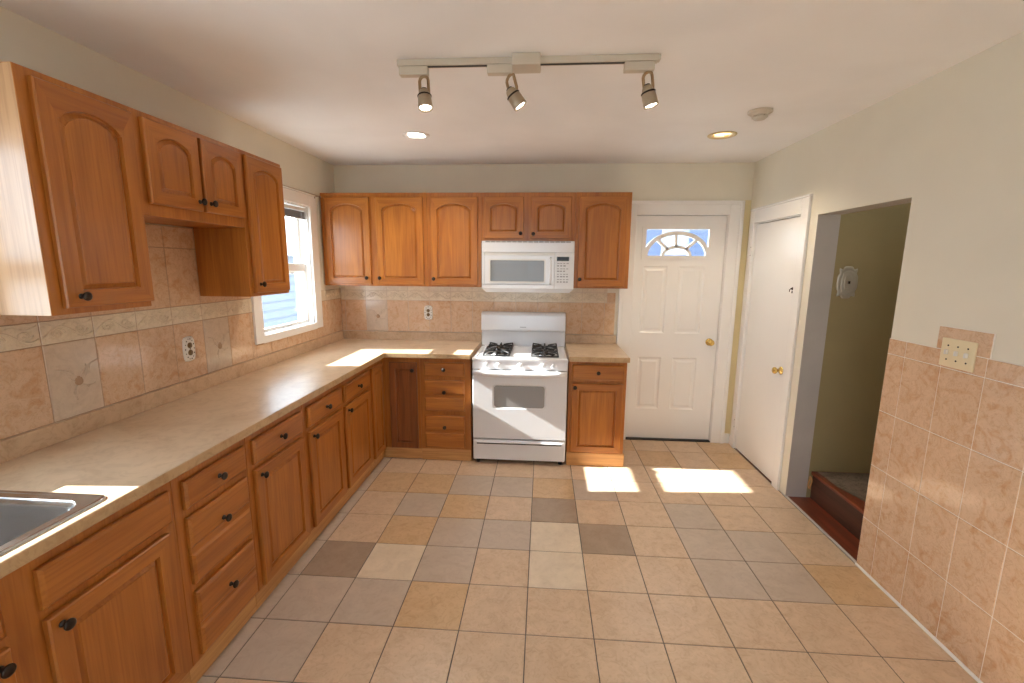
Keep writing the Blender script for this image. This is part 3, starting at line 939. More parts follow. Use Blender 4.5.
# left run, from the camera to the corner (local x = world y)
def left_base(y0, y1, label, name='base_cabinet'):
    r = empty(name, (BX, y0, 0), pi / 2, label=label, cat='cabinet', group=BG)
    return r, lambda v: v - y0
GB = 0.8735
r, l = left_base(-3.680, -2.712, 'double-door oak sink cabinet under the steel sink')
carcass(r, 0.968, 0.10, GB, 0.588, open_top=True)
for (a, b, kx) in ((-3.648, -3.232, -3.262), (-3.150, -2.757, -3.120)):
    panel_door('door', r, l(a), l(b), 0.122, 0.682, False, knob=(l(kx), 0.648))
drawer_front(r, l(-3.648), l(-3.232), [(0.712, 0.828)])
drawer_front(r, l(-3.150), l(-2.735), [(0.712, 0.828)])
toe(r, 0.968)
r, l = left_base(-2.711, -2.312, 'oak base cabinet of three drawers nearest the steel sink')
carcass(r, 0.399, 0.10, GB, 0.588)
DP = [([(0.720, 0.828)], 0.772), ([(0.566, 0.684), (0.418, 0.538)], 0.592), ([(0.250, 0.385), (0.118, 0.232)], 0.292)]
for p, kz in DP:
    drawer_front(r, l(-2.673), l(-2.338), p, knob=(l(-2.505), kz))
toe(r, 0.399)
for (c0, c1, a, b, lab) in ((-2.311, -1.838, -2.280, -1.868, 'oak cabinet with drawer over door, beside the stack of three drawers'),
                            (-1.837, -1.368, -1.802, -1.393, 'oak cabinet with drawer over door, middle one of the left run'),
                            (-1.367, -0.890, -1.340, -0.918, 'oak cabinet with drawer over door, beside the corner cabinet')):
    r, l = left_base(c0, c1, lab)
    carcass(r, c1 - c0, 0.10, GB, 0.588)
    panel_door('door', r, l(a), l(b), 0.112, 0.684, False, knob=(l(a + 0.036), 0.650))
    drawer_front(r, l(a), l(b), [(0.712, 0.828)], knob=(l((a + b) / 2), 0.770))
    toe(r, c1 - c0)
# corner cabinet (L-shaped)
r = empty('corner_cabinet', (0, 0, 0), 0, label='dark oak corner base cabinet with two narrow full-height doors', cat='cabinet', group=None)
mb = slab('Z', [0.004, BX, 0.904], [-0.889, -0.606, -0.004], lambda u, v: u < BX or v > -0.606, 0.10, GB)
mb.build('body', oak_v, r, bevel=0.0015, seg=1)
pa = panel_door('door', r, 0, 0.225, 0, 0.725, False, stile=0.045)
pa.location = (BX, -0.862, 0.105); pa.rotation_euler = (0, 0, pi / 2)
pb = panel_door('door', r, 0, 0.226, 0, 0.725, False, stile=0.048)
pb.location = (0.655, -0.606, 0.105)
kn(pb, 0.195, -0.020, 0.665)
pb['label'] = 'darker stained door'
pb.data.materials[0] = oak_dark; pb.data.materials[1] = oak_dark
mb = slab('Z', [0.51, BX - 0.018, 0.904], [-0.889, -0.600 + 0.012, -0.53], lambda u, v: u < BX - 0.018 or v > -0.588, 0.001, 0.10)
mb.build('toe_kick', pale_h, r, bevel=0.002)
BY = -0.606
r = empty('base_cabinet', (0.905, BY, 0), 0, label='narrow oak drawer stack left of the stove', cat='cabinet', group=None)
carcass(r, 0.415, 0.10, GB, 0.600)
for p, kz in (([(0.722, 0.836)], 0.782), ([(0.570, 0.690), (0.432, 0.548)], 0.595), ([(0.270, 0.392), (0.118, 0.244)], 0.300)):
    drawer_front(r, 0.036, 0.364, p, knob=(0.202, kz))
toe(r, 0.415, 0.006)
r = empty('base_cabinet', (2.102, BY, 0), 0, label='oak base cabinet with one drawer and door, right of the stove', cat='cabinet', group=None)
carcass(r, 0.452, 0.11, GB, 0.600)
panel_door('door', r, 0.026, 0.428, 0.118, 0.694, False, knob=(0.050, 0.664))
drawer_front(r, 0.026, 0.428, [(0.720, 0.845)], knob=(0.228, 0.785))
toe(r, 0.462, -0.004, h=0.11)

# upper cabinets on the back wall
UG = 'wall cabinets above the back counter'
zb_, zt_ = 1.426, 2.192
UY = -0.3085
def back_upper(x0, x1, z0, label):
    r = empty('wall_cabinet', (x0, UY, 0), 0, label=label, cat='cabinet', group=UG)
    carcass(r, x1 - x0, z0, zt_, -UY - 0.009)
    return r
r = back_upper(0.012, 0.914, zb_, 'double-door oak wall cabinet in the corner beside the window')
panel_door('door', r, 0.044 - 0.012, 0.430 - 0.012, 1.442, 2.156, knob=(0.395 - 0.012, 1.494), rise=0.045)
panel_door('door', r, 0.486 - 0.012, 0.883 - 0.012, 1.442, 2.156, knob=(0.507 - 0.012, 1.494), rise=0.045)
r = back_upper(0.915, 1.366, zb_, 'tall single-door oak wall cabinet left of the microwave')
panel_door('door', r, 0.033, 0.424, 1.442, 2.156, knob=(0.055, 1.492), rise=0.045)
r = back_upper(1.367, 2.136, 1.806, 'short double-door oak wall cabinet above the microwave')
panel_door('door', r, 0.022, 0.350, 1.826, 2.156, knob=(0.327, 1.866), rise=0.034)
panel_door('door', r, 0.408, 0.738, 1.826, 2.156, knob=(0.431, 1.862), rise=0.034)
r = back_upper(2.137, 2.582, zb_, 'tall single-door oak wall cabinet right of the microwave, near the white door')
panel_door('door', r, 0.028, 0.412, 1.442, 2.160, knob=(0.046, 1.500), rise=0.045)
# upper cabinets on the left wall
UX = 0.300
def left_upper(y0, y1, z0, label, side=None):
    r = empty('wall_cabinet', (UX, y0, 0), pi / 2, label=label, cat='cabinet', group='wall cabinets above the left counter')
    carcass(r, y1 - y0, z0, zt_, UX - (0.0005 if z0 > 1.5 else 0.009), side=side)
    return r, lambda v: v - y0
r, l = left_upper(-2.757, -2.377, 1.434, 'tall oak wall cabinet nearest the camera, at the left edge', side_panel)
panel_door('door', r, l(-2.720), l(-2.388 + 0.008), 1.455, 2.168, knob=(l(-2.672), 1.493), rise=0.045, stile=0.058)
r, l = left_upper(-2.376, -1.748, 1.794, 'short double-door oak wall cabinet between the two tall ones on the left')
panel_door('door', r, l(-2.335), l(-2.054), 1.842, 2.168, knob=(l(-2.078), 1.882), rise=0.036, stile=0.050)
panel_door('door', r, l(-2.034), l(-1.762), 1.842, 2.168, knob=(l(-2.008), 1.882), rise=0.036, stile=0.050)
r, l = left_upper(-1.747, -1.369, 1.428, 'tall oak wall cabinet on the left beside the window')
panel_door('door', r, l(-1.718), l(-1.388), 1.446, 2.170, knob=(l(-1.682), 1.494), rise=0.04, stile=0.050)

# ------------------------------------------------------------------ countertops and sink
ct = empty('countertop', (0, 0, 0), label='long L-shaped beige laminate countertop along the left and back walls', cat='countertop')
HX0, HX1, HY0, HY1 = 0.125, 0.575, -3.700, -2.965
us = [0.002, HX0, HX1, 0.634, 1.326]; vs_ = [-4.9, HY0, HY1, -0.655, -0.002]
mb = slab('Z', us, vs_, lambda u, v: (u < 0.634 or v > -0.655) and not (HX0 < u < HX1 and HY0 < v < HY1), 0.8745, CZ)
o = mb.build('worktop', [counterm, counteredge], ct, bevel=0.005, seg=2)
for p in o.data.polygons:
    if abs(p.normal.z) < 0.5: p.material_index = 1
mb = MB(); mb.box(0.001, 0.021, -4.9, -0.021, CZ, 0.992); mb.box(0.001, 1.326, -0.021, -0.001, CZ, 0.990)
mb.build('splash_lip', lipm, ct, bevel=0.003)
ct2 = empty('countertop', (2.098, 0, 0), label='short beige laminate countertop right of the stove', cat='countertop')
mb = MB(); mb.box(0.0, 0.468, -0.655, -0.002, 0.8745, CZ)
o = mb.build('worktop', [counterm, counteredge], ct2, bevel=0.005, seg=2)
for p in o.data.polygons:
    if abs(p.normal.z) < 0.5: p.material_index = 1
mb = MB(); mb.box(0.0, 0.455, -0.021, -0.001, CZ, 0.990); mb.build('splash_lip', lipm, ct2, bevel=0.003)

def rrect(x0, x1, y0, y1, r, z, n=6):
    pts = []
    for (cx, cy, a0) in ((x1 - r, y1 - r, 0), (x0 + r, y1 - r, pi / 2), (x0 + r, y0 + r, pi), (x1 - r, y0 + r, 1.5 * pi)):
        for k in range(n + 1):
            a = a0 + pi / 2 * k / n
            pts.append((cx + r * cos(a), cy + r * sin(a), z))
    return pts
sk = empty('kitchen_sink', (0.35, -3.33, CZ), label='stainless steel drop-in sink in the beige countertop', cat='sink')
ox_, oy_ = 0.35, -3.33
def rel(l): return [(a - ox_, b - oy_, c - CZ) for a, b, c in l]
mb = MB()
lo = [rrect(0.088, 0.604, -3.730, -2.930, 0.035, CZ + 0.0005), rrect(0.089, 0.603, -3.729, -2.931, 0.034, CZ + 0.005), rrect(0.096, 0.596, -3.722, -2.938, 0.030, CZ + 0.0075),
      rrect(0.106, 0.586, -3.712, -2.948, 0.028, CZ + 0.005)]
n_ = len(lo[0]); vs = [p for l in lo for p in rel(l)]
fs = [(i * n_ + k, i * n_ + (k + 1) % n_, (i + 1) * n_ + (k + 1) % n_, (i + 1) * n_ + k) for i in range(3) for k in range(n_)]
mb.add(vs, fs, 0, True)
# deck between the rim and the two bowls (built as one face with bridges)
bowls = [(0.130, 0.570, -3.312, -2.972), (0.130, 0.570, -3.690, -3.352)]
bm = bmesh.new()
def ringe(pts):
    v = [bm.verts.new(p) for p in pts]
    return v, [bm.edges.new((v[i], v[(i + 1) % len(v)])) for i in range(len(v))]
_, e0 = ringe(rel(lo[3])); es = list(e0)
for b in bowls:
    _, e = ringe(rel(rrect(b[0], b[1], b[2], b[3], 0.06, CZ + 0.005)))
    es += e
bmesh.ops.triangle_fill(bm, edges=es, use_beauty=True)
me_v = [tuple(v.co) for v in bm.verts]; bm.verts.index_update()
mb.add(me_v, [tuple(v.index for v in f.verts) for f in bm.faces], 0, False)
bm.free()
mb.build('rim', steel, sk)
for b in bowls:
    mb = MB()
    lo = [rrect(b[0] + i_, b[1] - i_, b[2] + i_, b[3] - i_, rr_, CZ + z) for i_, rr_, z in ((0, 0.06, 0.005), (0.004, 0.058, 0.001), (0.008, 0.056, -0.02), (0.014, 0.05, -0.15), (0.03, 0.045, -0.175), (0.06, 0.04, -0.182))]
    n_ = len(lo[0]); vs = [p for l in lo for p in rel(l)]
    fs = [(i * n_ + k, i * n_ + (k + 1) % n_, (i + 1) * n_ + (k + 1) % n_, (i + 1) * n_ + k) for i in range(len(lo) - 1) for k in range(n_)] + [tuple((len(lo) - 1) * n_ + k for k in range(n_))]
    mb.add(vs, fs, 0, True)
    mb.build('bowl', steel, sk)

# ------------------------------------------------------------------ stove
sv = empty('gas_stove', (1.336, 0, 0), label='white gas range with black burner grates between the cabinets', cat='stove')
w = 0.757; ft = -0.648
mb = MB(); mb.box(0, w, -0.60, -0.03, 0.03, 0.80); mb.box(0.0, w, -0.61, -0.03, 0.80, 0.868)
mb.build('body', enamel, sv, bevel=0.004)
# cooktop with raised rim
mb = MB()
lo = [(0, 0, 0.868), (0, 0, 0.884), (0.012, 0.012, 0.893), (0.028, 0.028, 0.893), (0.036, 0.036, 0.886)]
loops = [[(i_, ft + j_, z), (w - i_, ft + j_, z), (w - i_, -0.075 - j_ * 0.3, z), (i_, -0.075 - j_ * 0.3, z)] for i_, j_, z in lo]
vs = [p for l in loops for p in l]
mb.add(vs, [(i * 4 + k, i * 4 + (k + 1) % 4, (i + 1) * 4 + (k + 1) % 4, (i + 1) * 4 + k) for i in range(4) for k in range(4)] + [(16, 17, 18, 19), (3, 2, 1, 0)], 0)
mb.build('cooktop', enamel, sv)
mb = MB(); mb.box(0.002, w - 0.002, ft + 0.004, -0.61, 0.796, 0.8675); mb.build('control_panel', enamel, sv, bevel=0.006, seg=3)
for x in (0.115, 0.210, 0.384, 0.560, 0.645):
    k_ = MB(); k_.lathe([(0.022, 0), (0.022, 0.003), (0.019, 0.004), (0.0165, 0.018), (0.012, 0.020)], (x, ft + 0.005, 0.832), (0, -1, 0), 0, 20)
    k_.box(x - 0.004, x + 0.004, ft + 0.005 - 0.028, ft + 0.005 - 0.018, 0.832 - 0.016, 0.832 + 0.016)
    k_.build('control_knob', enamel, sv)
    k_ = MB(); k_.box(x - 0.003, x + 0.003, ft + 0.0025, ft + 0.0045, 0.857, 0.860)
    k_.build('dial_mark', btn, sv)
# back guard
mb = MB()
prof = [(-0.030, 0.880), (-0.062, 0.880), (-0.062, 1.022), (-0.100, 1.026), (-0.104, 1.040), (-0.098, 1.165), (-0.085, 1.188), (-0.060, 1.195), (-0.030, 1.195)]
n_ = len(prof)
mb.add([(0.0, a, b) for a, b in prof] + [(w, a, b) for a, b in prof], [tuple(range(n_)), tuple(range(2 * n_ - 1, n_ - 1, -1))] + [(i, (i + 1) % n_, n_ + (i + 1) % n_, n_ + i) for i in range(n_)], 0)
bgd = mb.build('back_guard', enamel, sv, bevel=0.008, seg=3)
mb = MB(); mb.box(0.350, 0.405, -0.1045, -0.102, 1.060, 1.066); mb.build('badge', btn, bgd)
# burners and grates
for gx0, gx1 in ((0.082, 0.290), (0.468, 0.680)):
    cx = (gx0 + gx1) / 2
    for cy in (-0.235, -0.470):
        mb = MB(); mb.lathe([(0.085, 0), (0.080, -0.003), (0.05, -0.004)][::-1], (cx, cy, 0.8905), (0, 0, 1), 0, 28)
        mb.build('drip_bowl', steel, sv)
        mb = MB(); mb.lathe([(0.034, 0), (0.034, 0.012), (0.026, 0.014), (0.026, 0.019), (0.018, 0.021)], (cx, cy, 0.891), (0, 0, 1), 0, 22)
        mb.build('burner', black, sv)
    mb = MB(); zt = 0.922; zf = 0.8935; r_ = 0.0065
    for (ya, yb) in ((-0.350, -0.125), (-0.585, -0.360)):
        cy = (ya + yb) / 2
        for (xa, xb) in ((gx0, gx1),):
            mb.tube([(xa, ya, zf + 0.003), (xb, ya, zf + 0.003), (xb, yb, zf + 0.003), (xa, yb, zf + 0.003)], r_, 0, 6, True)
        for sx in (-1, 1):
            for sy in (-1, 1):
                ex = gx0 if sx < 0 else gx1; ey = ya if sy < 0 else yb
                mb.tube([(ex, ey, zf), (ex - sx * 0.004, ey - sy * 0.004, zt), (cx + sx * 0.055, cy + sy * 0.058, zt + 0.002), (cx + sx * 0.030, cy + sy * 0.030, zt)], r_, 0, 6)
        for sx in (-1, 1):
            ex = gx0 if sx < 0 else gx1
            mb.tube([(ex, cy, zf), (ex - sx * 0.006, cy, zt), (cx + sx * 0.028, cy, zt)], r_, 0, 6)
        for sy, ey in ((-1, ya), (1, yb)):
            mb.tube([(cx, ey, zf), (cx, ey - sy * 0.006, zt), (cx, cy + sy * 0.028, zt)], r_, 0, 6)
    mb.build('burner_grate', ironm, sv)
# oven door with window and bowed handle
od = MB()
wx0, wx1, wz0_, wz1_ = 0.175, 0.578, 0.485, 0.665
loops = [rrect(0.004, w - 0.004, 0.222, 0.788, 0.006, 0, 6), rrect(0.008, w - 0.008, 0.226, 0.784, 0.006, 0, 6), rrect(wx0 - 0.012, wx1 + 0.012, wz0_ - 0.012, wz1_ + 0.012, 0.03, 0, 6), rrect(wx0, wx1, wz0_, wz1_, 0.024, 0, 6)]
dep = [ft + 0.008, ft + 0.002, ft + 0.002, ft + 0.009]
n_ = len(loops[0]); vs = []
vs += [(a, -0.603, b) for a, b, _ in loops[0]]
for l_, d_ in zip(loops, dep): vs += [(a, d_, b) for a, b, _ in l_]
fs = [(i * n_ + k, i * n_ + (k + 1) % n_, (i + 1) * n_ + (k + 1) % n_, (i + 1) * n_ + k) for i in range(4) for k in range(n_)]
od.add(vs, fs, 0); od.f.append(tuple(4 * n_ + k for k in range(n_))); od.m.append(1); od.sm.append(False)
odo = od.build('oven_door', [enamel, ovglass], sv)
mb = MB(); hv = []; hp = 24; sec = [(0.0, 0.0), (-0.030, 0.004), (-0.040, 0.018), (-0.040, 0.034), (-0.030, 0.044), (0.0, 0.046)]
for k in range(hp + 1):
    s_ = k / hp; x = 0.006 + s_ * (w - 0.012); q = 1 - (2 * s_ - 1) ** 2
    dz = -0.022 * q; dy = 0.25 + 0.75 * min(1, q * 4)
    for a, b in sec: hv.append((x, ft + 0.002 + a * dy, 0.752 + (b - 0.0) * 0.9 + dz * (1 - b / 0.046)))
m_ = len(sec)
hf = [(k * m_ + j, k * m_ + j + 1, (k + 1) * m_ + j + 1, (k + 1) * m_ + j) for k in range(hp) for j in range(m_ - 1)] + [(k * m_, (k + 1) * m_, (k + 1) * m_ + m_ - 1, k * m_ + m_ - 1) for k in range(hp)] + [tuple(range(m_)), tuple(hp * m_ + j for j in range(m_))[::-1]]
mb.add(hv, hf, 0, True); ho = mb.build('oven_handle', enamel, odo)
mb = MB(); mb.box(0.006, w - 0.006, ft + 0.004, -0.605, 0.040, 0.212); dr = mb.build('storage_drawer', enamel, sv, bevel=0.006, seg=3)
mb = MB(); mb.box(0.035, w - 0.035, ft - 0.006, ft + 0.005, 0.186, 0.196); mb.build('drawer_lip', enamel, dr, bevel=0.003)
mb = MB(); mb.box(0.035, w - 0.035, ft + 0.0035, ft + 0.006, 0.174, 0.186); mb.build('groove_shade', dgrey, dr)  # dark strip on the drawer face, stands in for shade in the groove
for x in (0.04, w - 0.04):
    for y in (-0.59, -0.08):
        mb = MB(); mb.lathe([(0.018, 0), (0.018, 0.034)], (x, y, 0.0), (0, 0, 1), 0, 12)
        mb.build('foot', black, sv)
mb = MB(); mb.box(0.03, w - 0.03, -0.58, -0.56, 0.008, 0.04)
mb.build('base_plinth', black, sv)

# ------------------------------------------------------------------ microwave
mw = empty('microwave', (1.382, 0, 1.388), label='white over-the-range microwave above the stove', cat='microwave')
w = 0.750
mb = MB(); mb.add([(0, -0.372, 0.03), (w, -0.372, 0.03), (w, -0.010, 0.03), (0, -0.010, 0.03), (0, -0.372, 0.416), (w, -0.372, 0.416), (w, -0.010, 0.416), (0, -0.010, 0.416),
        (0.03, -0.35, 0), (w - 0.03, -0.35, 0), (w - 0.03, -0.03, 0), (0.03, -0.03, 0)],
       [(4, 5, 6, 7), (0, 1, 5, 4), (1, 2, 6, 5), (2, 3, 7, 6), (3, 0, 4, 7), (8, 9, 1, 0), (9, 10, 2, 1), (10, 11, 3, 2), (11, 8, 0, 3), (11, 10, 9, 8)], 0)
mb.build('case', enamel, mw)
mb = MB(); mb.box(0.0, w, -0.392, -0.3725, 0.325, 0.405); mb.build('top_fascia', enamel, mw, bevel=0.004)
mb = MB()
for k in range(16): mb.box(0.03 + k * 0.0435, 0.03 + k * 0.0435 + 0.036, -0.385, -0.374, 0.4055, 0.412)
mb.build('vent_grille', mat('vent_shadow_grey', (0.18, 0.17, 0.16), 0.6), mw)
mb = MB(); mb.box(0.022, 0.592, -0.399, -0.3725, 0.068, 0.300)
# window bezel
dm = mb.build('door', enamel, mw, bevel=0.004)
mb = MB()
lo = [rrect(0.060, 0.520, 0.080, 0.272, 0.008, 0), rrect(0.072, 0.510, 0.092, 0.260, 0.006, 0)]
n_ = len(lo[0])
vs = [(a, -0.3988, b) for a, b, _ in lo[0]] + [(a, -0.4030, b) for a, b, _ in lo[0]] + [(a, -0.4030, b) for a, b, _ in lo[1]] + [(a, -0.4005, b) for a, b, _ in lo[1]]
mb.add(vs, [(i * n_ + k, i * n_ + (k + 1) % n_, (i + 1) * n_ + (k + 1) % n_, (i + 1) * n_ + k) for i in range(3) for k in range(n_)], 0)
mb.add([(a, -0.4005, b) for a, b, _ in lo[1]], [tuple(range(n_))], 1)
mb.build('door_window', [enamel2, mwglass], dm)
mb = MB(); mb.tube([(0.560, -0.400, 0.282), (0.562, -0.424, 0.27), (0.562, -0.428, 0.18), (0.562, -0.424, 0.085), (0.560, -0.400, 0.072)], 0.008, 0, 10); mb.build('handle', enamel, dm)
mb = MB(); mb.box(0.0, 0.592, -0.392, -0.3725, 0.031, 0.066); mb.build('lower_fascia', enamel, mw, bevel=0.004)
mb = MB(); mb.box(0.0, 0.0205, -0.392, -0.3725, 0.067, 0.324); mb.build('side_fascia', enamel, mw, bevel=0.003)
mb = MB(); mb.box(0.022, 0.592, -0.388, -0.3725, 0.302, 0.324); mb.build('door_trim', enamel2, mw)
mb = MB(); mb.box(0.5935, w, -0.396, -0.3725, 0.031, 0.324); cp = mb.build('control_panel', enamel, mw, bevel=0.004)
mb = MB(); mb.box(0.610, 0.708, -0.3975, -0.3955, 0.258, 0.292); mb.build('display', disp, cp)
for rr_ in range(8):
    for cc in range(4):
        z = 0.236 - rr_ * 0.0215; x = 0.614 + cc * 0.0245
        if rr_ in (1, 3) and cc == 3: continue
        mb = MB(); mb.box(x, x + (0.015 if (rr_ + cc) % 3 else 0.019), -0.3972, -0.3958, z, z + 0.006 + 0.004 * (rr_ % 2)); mb.build('button', btn, cp)

# ------------------------------------------------------------------ ceiling fixtures
TY = -2.02
tr = empty('track_rail', (1.79, TY, H), label='beige-white ceiling track holding three spotlights', cat='track light')
mb = MB(); mb.box(1.240 - 1.79, 2.345 - 1.79, -0.018, 0.018, -0.026, -0.0005); mb.build('rail', trackm, tr, bevel=0.002)
mb = MB(); mb.box(1.262 - 1.79, 2.325 - 1.79, -0.007, 0.007, -0.0275, -0.026); mb.build('slot', dgrey, tr)
mb = MB(); mb.box(-0.052, 0.066, -0.055, 0.040, -0.046, -0.0008); mb.build('canopy', trackm, tr, bevel=0.003)
mb = MB(); mb.box(2.3455 - 1.79, 2.353 - 1.79, -0.016, 0.016, -0.022, -0.002); mb.build('end_cap', trackm, tr)
def spot(x0, x1, hx, az, tilt, label):
    r = empty('track_spotlight', (hx, TY, H - 0.028), label=label, cat='spotlight', group='spotlights on the ceiling track')
    mb = MB(); mb.box(x0 - hx, x1 - hx, -0.018, 0.018, -0.034, 0.0); mb.build('adapter', trackm, r, bevel=0.002)
    d = Vector((sin(tilt) * cos(az), sin(tilt) * sin(az), -cos(tilt)))
    side = Vector((1, 0, 0)) - d * d.x
    side.normalize()
    piv = Vector((0, 0, -0.115)) + Vector((d.x, d.y, 0)) * 0.02
    mb = MB()
    w_ = 0.019
    pts = [piv + side * w_, piv + side * w_ + Vector((0, 0, 0.02)), Vector((0, 0, -0.055)) + side * w_]
    for k in range(7):
        a = pi * k / 6
        pts.append(Vector((0, 0, -0.055)) + side * (w_ * cos(a)) + Vector((0, 0, 0.019 * sin(a))))
    pts += [piv - side * w_ + Vector((0, 0, 0.02)), piv - side * w_]
    mb.tube(pts, 0.0065, 0, 8)
    mb.lathe([(0.006, 0), (0.006, 0.012)], (0, 0, -0.038), (0, 0, 1), 0, 10)
    mb.build('bracket', bracketm, r)
    mb = MB()
    mb.lathe([(0.012, -0.028), (0.020, -0.022), (0.024, -0.010), (0.0245, 0.0), (0.029, 0.004), (0.031, 0.052), (0.031, 0.058), (0.0275, 0.058), (0.0265, 0.050)], piv, d, 0, 24)
    can = mb.build('lamp_can', [brushed], r)
    mb = MB(); mb.lathe([(0.0262, 0.0515), (0.018, 0.055), (0.004, 0.056)], piv, d, 0, 20); mb.build('bulb', lampm, r)
    mb = MB(); mb.lathe([(0.0292, -0.001), (0.0315, 0.002), (0.030, 0.006)], piv, d, 0, 20); mb.lathe([(0.010, -0.032), (0.014, -0.030), (0.014, -0.024)], piv, d, 0, 14); mb.build('socket_ring', bronze, r)
    ld = bpy.data.lights.new('spot_lamp', 'SPOT'); ld.energy = 4; ld.spot_size = radians(60); ld.spot_blend = 0.6; ld.color = (1, 0.86, 0.68); ld.shadow_soft_size = 0.02
    lo_ = bpy.data.objects.new('spot_lamp', ld); COL.objects.link(lo_); lo_.parent = r
    lo_.location = piv + d * 0.063; lo_.rotation_euler = d.to_track_quat('-Z', 'Y').to_euler()
spot(1.248, 1.372, 1.352, radians(-60), radians(14), 'leftmost spotlight on the ceiling track, aimed down toward the room')
spot(1.630, 1.738, 1.728, radians(5), radians(36), 'middle spotlight on the ceiling track, tilted to the right')
spot(2.207, 2.330, 2.306, radians(-5), radians(16), 'rightmost spotlight on the ceiling track, aimed nearly straight down')

def can_light(c, label, lm, rm, energy, col):
    r = empty('recessed_light', (c[0], c[1], H), label=label, cat='ceiling light', group='recessed ceiling lights')
    mb = MB(); mb.lathe([(0.066, -0.001), (0.070, -0.006), (0.082, -0.0075), (0.0905, -0.004), (0.092, -0.0004)], (0, 0, 0), (0, 0, 1), 0, 36)
    # open ring: drop the two end caps
    mb.f.pop(); mb.m.pop(); mb.sm.pop(); mb.f.pop(); mb.m.pop(); mb.sm.pop()
    mb.build('trim_ring', rm, r, fix=False)
    mb = MB(); mb.lathe([(0.066, -0.001), (0.058, 0.03), (0.050, 0.06)], (0, 0, 0), (0, 0, 1), 0, 32)
    mb.f.pop(); mb.m.pop(); mb.sm.pop(); mb.f.pop(); mb.m.pop(); mb.sm.pop()
    mb.build('reflector', warmcan if lm is lampw else enamel, r, fix=False)
    mb = MB(); mb.lathe([(0.004, -0.014), (0.034, -0.010), (0.054, -0.004), (0.057, 0.006), (0.050, 0.04)], (0, 0, 0.012), (0, 0, 1), 0, 28); mb.build('bulb', lm, r)
    mb = MB(); mb.lathe([(0.088, 0.021), (0.088, 0.12)], (0, 0, 0), (0, 0, 1), 0, 24); mb.build('housing', trackm, r)
    ld = bpy.data.lights.new('can_lamp', 'SPOT'); ld.energy = energy; ld.spot_size = radians(130); ld.spot_blend = 0.7; ld.color = col; ld.shadow_soft_size = 0.045
    lo_ = bpy.data.objects.new('can_lamp', ld); COL.objects.link(lo_); lo_.parent = r; lo_.location = (0, 0, -0.012)
can_light(cans[0], 'white-lit recessed ceiling light above the back counter', lampm, enamel2, 26, (1, 0.90, 0.76))
can_light(cans[1], 'amber-lit recessed ceiling light near the white doors', lampw, mat('gold_ring', (0.62, 0.50, 0.28), 0.4, 0.3), 22, (1, 0.84, 0.62))
sm_ = empty('smoke_detector', (3.085, -1.30, H), label='small round cream smoke detector on the ceiling', cat='smoke detector')
mb = MB(); mb.lathe([(0.064, -0.0005), (0.064, -0.010), (0.058, -0.014), (0.046, -0.014), (0.044, -0.022), (0.040, -0.026)], (0, 0, 0), (0, 0, 1), 0, 32); mb.build('base', trackm, sm_)
mb = MB(); mb.lathe([(0.036, -0.0262), (0.036, -0.038), (0.028, -0.046), (0.010, -0.048)], (0, 0, 0), (0, 0, 1), 0, 28)
for k in range(12):
    a = 2 * pi * k / 12
    mb.box(0.0365 * cos(a) - 0.003, 0.0365 * cos(a) + 0.003, 0.0365 * sin(a) - 0.003, 0.0365 * sin(a) + 0.003, -0.037, -0.0265)
mb.build('sensor_cap', trackm, sm_)

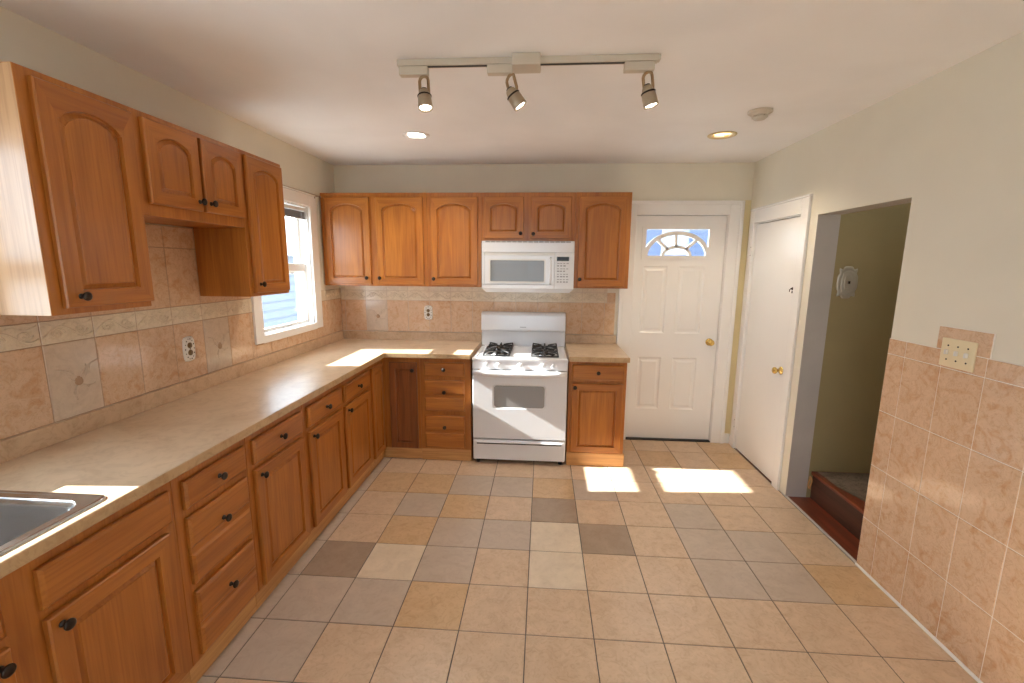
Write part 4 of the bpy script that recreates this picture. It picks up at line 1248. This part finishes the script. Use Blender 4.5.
# ------------------------------------------------------------------ outdoors
mb = MB(); mb.box(-60, 60, -60, 60, -1.3, -1.2); tag(mb.build('ground', concrete), kind='structure')
hs = empty('neighbouring_house', (-7.5, 9.0, -1.2), label='pale sided house seen through the counter window', cat='house')
mb = MB(); mb.box(-3, 3, -4, 6, 0, 3.0)
for k in range(15): mb.box(-3.02, 3.02, -4.02, 6.02, 0.1 + k * 0.2, 0.11 + k * 0.2)
mb.build('wall', siding, hs)
mb = MB(); mb.add([(-3.3, -4.3, 3), (3.3, -4.3, 3), (3.3, 6.3, 3), (-3.3, 6.3, 3), (0, -4.3, 4.4), (0, 6.3, 4.4)], [(0, 1, 4), (1, 2, 5, 4), (2, 3, 5), (3, 0, 4, 5), (3, 2, 1, 0)], 0); mb.build('roof', roofm, hs)

tree = empty('shadow_tree', (-3.2, 0.9, -1.2), label='unseen bare tree added outside the counter window to stripe the sunlight', cat='tree')  # out of view; added so its branches cast stripes on the stove front
mb = MB(); mb.tube([(0, 0, 0), (0.03, 0.02, 1.6), (-0.02, 0.0, 3.2), (0.05, 0.02, 4.6), (0.0, 0.1, 6.0)], 0.07, 0, 10); bark = mat('bark', (0.16, 0.13, 0.11), 0.9); mb.build('trunk', bark, tree)
for pts, r_ in (([(0, 0, 4.0), (0.05, -0.8, 4.45), (0.1, -1.4, 4.72), (0.12, -1.78, 4.74)], 0.030), ([(0, 0, 4.4), (0.1, -0.7, 4.78), (0.05, -1.3, 4.95), (0.1, -1.80, 4.97)], 0.022),
                ([(0, 0, 4.8), (0.0, 0.7, 5.5), (0.1, 1.2, 6.0)], 0.03), ([(0, 0, 3.6), (0.1, 0.6, 4.2), (0.0, 1.3, 4.8)], 0.03)):
    mb = MB(); mb.tube(pts, r_, 0, 8); mb.build('branch', bark, tree)

h2 = empty('neighbouring_house', (7.2, 12.0, -1.2), label='blue-grey house seen through the fanlight of the entry door', cat='house')
mb = MB(); mb.box(-2.2, 2.6, 0, 6, 0, 5.2)
for k in range(26): mb.box(-2.21, 2.61, -0.02, 6.02, 0.1 + k * 0.2, 0.115 + k * 0.2)
mb.build('wall', bluewall, h2)
mb = MB(); mb.add([(-2.5, -0.3, 5.2), (2.9, -0.3, 5.2), (2.9, 6.3, 5.2), (-2.5, 6.3, 5.2), (0.2, -0.3, 6.8), (0.2, 6.3, 6.8)], [(0, 1, 4), (1, 2, 5, 4), (2, 3, 5), (3, 0, 4, 5), (3, 2, 1, 0)], 0); mb.build('roof', roofm, h2)
mb = MB(); mb.box(-1.3, -0.4, -0.06, 0, 3.2, 4.6); mb.build('window', siding, h2)
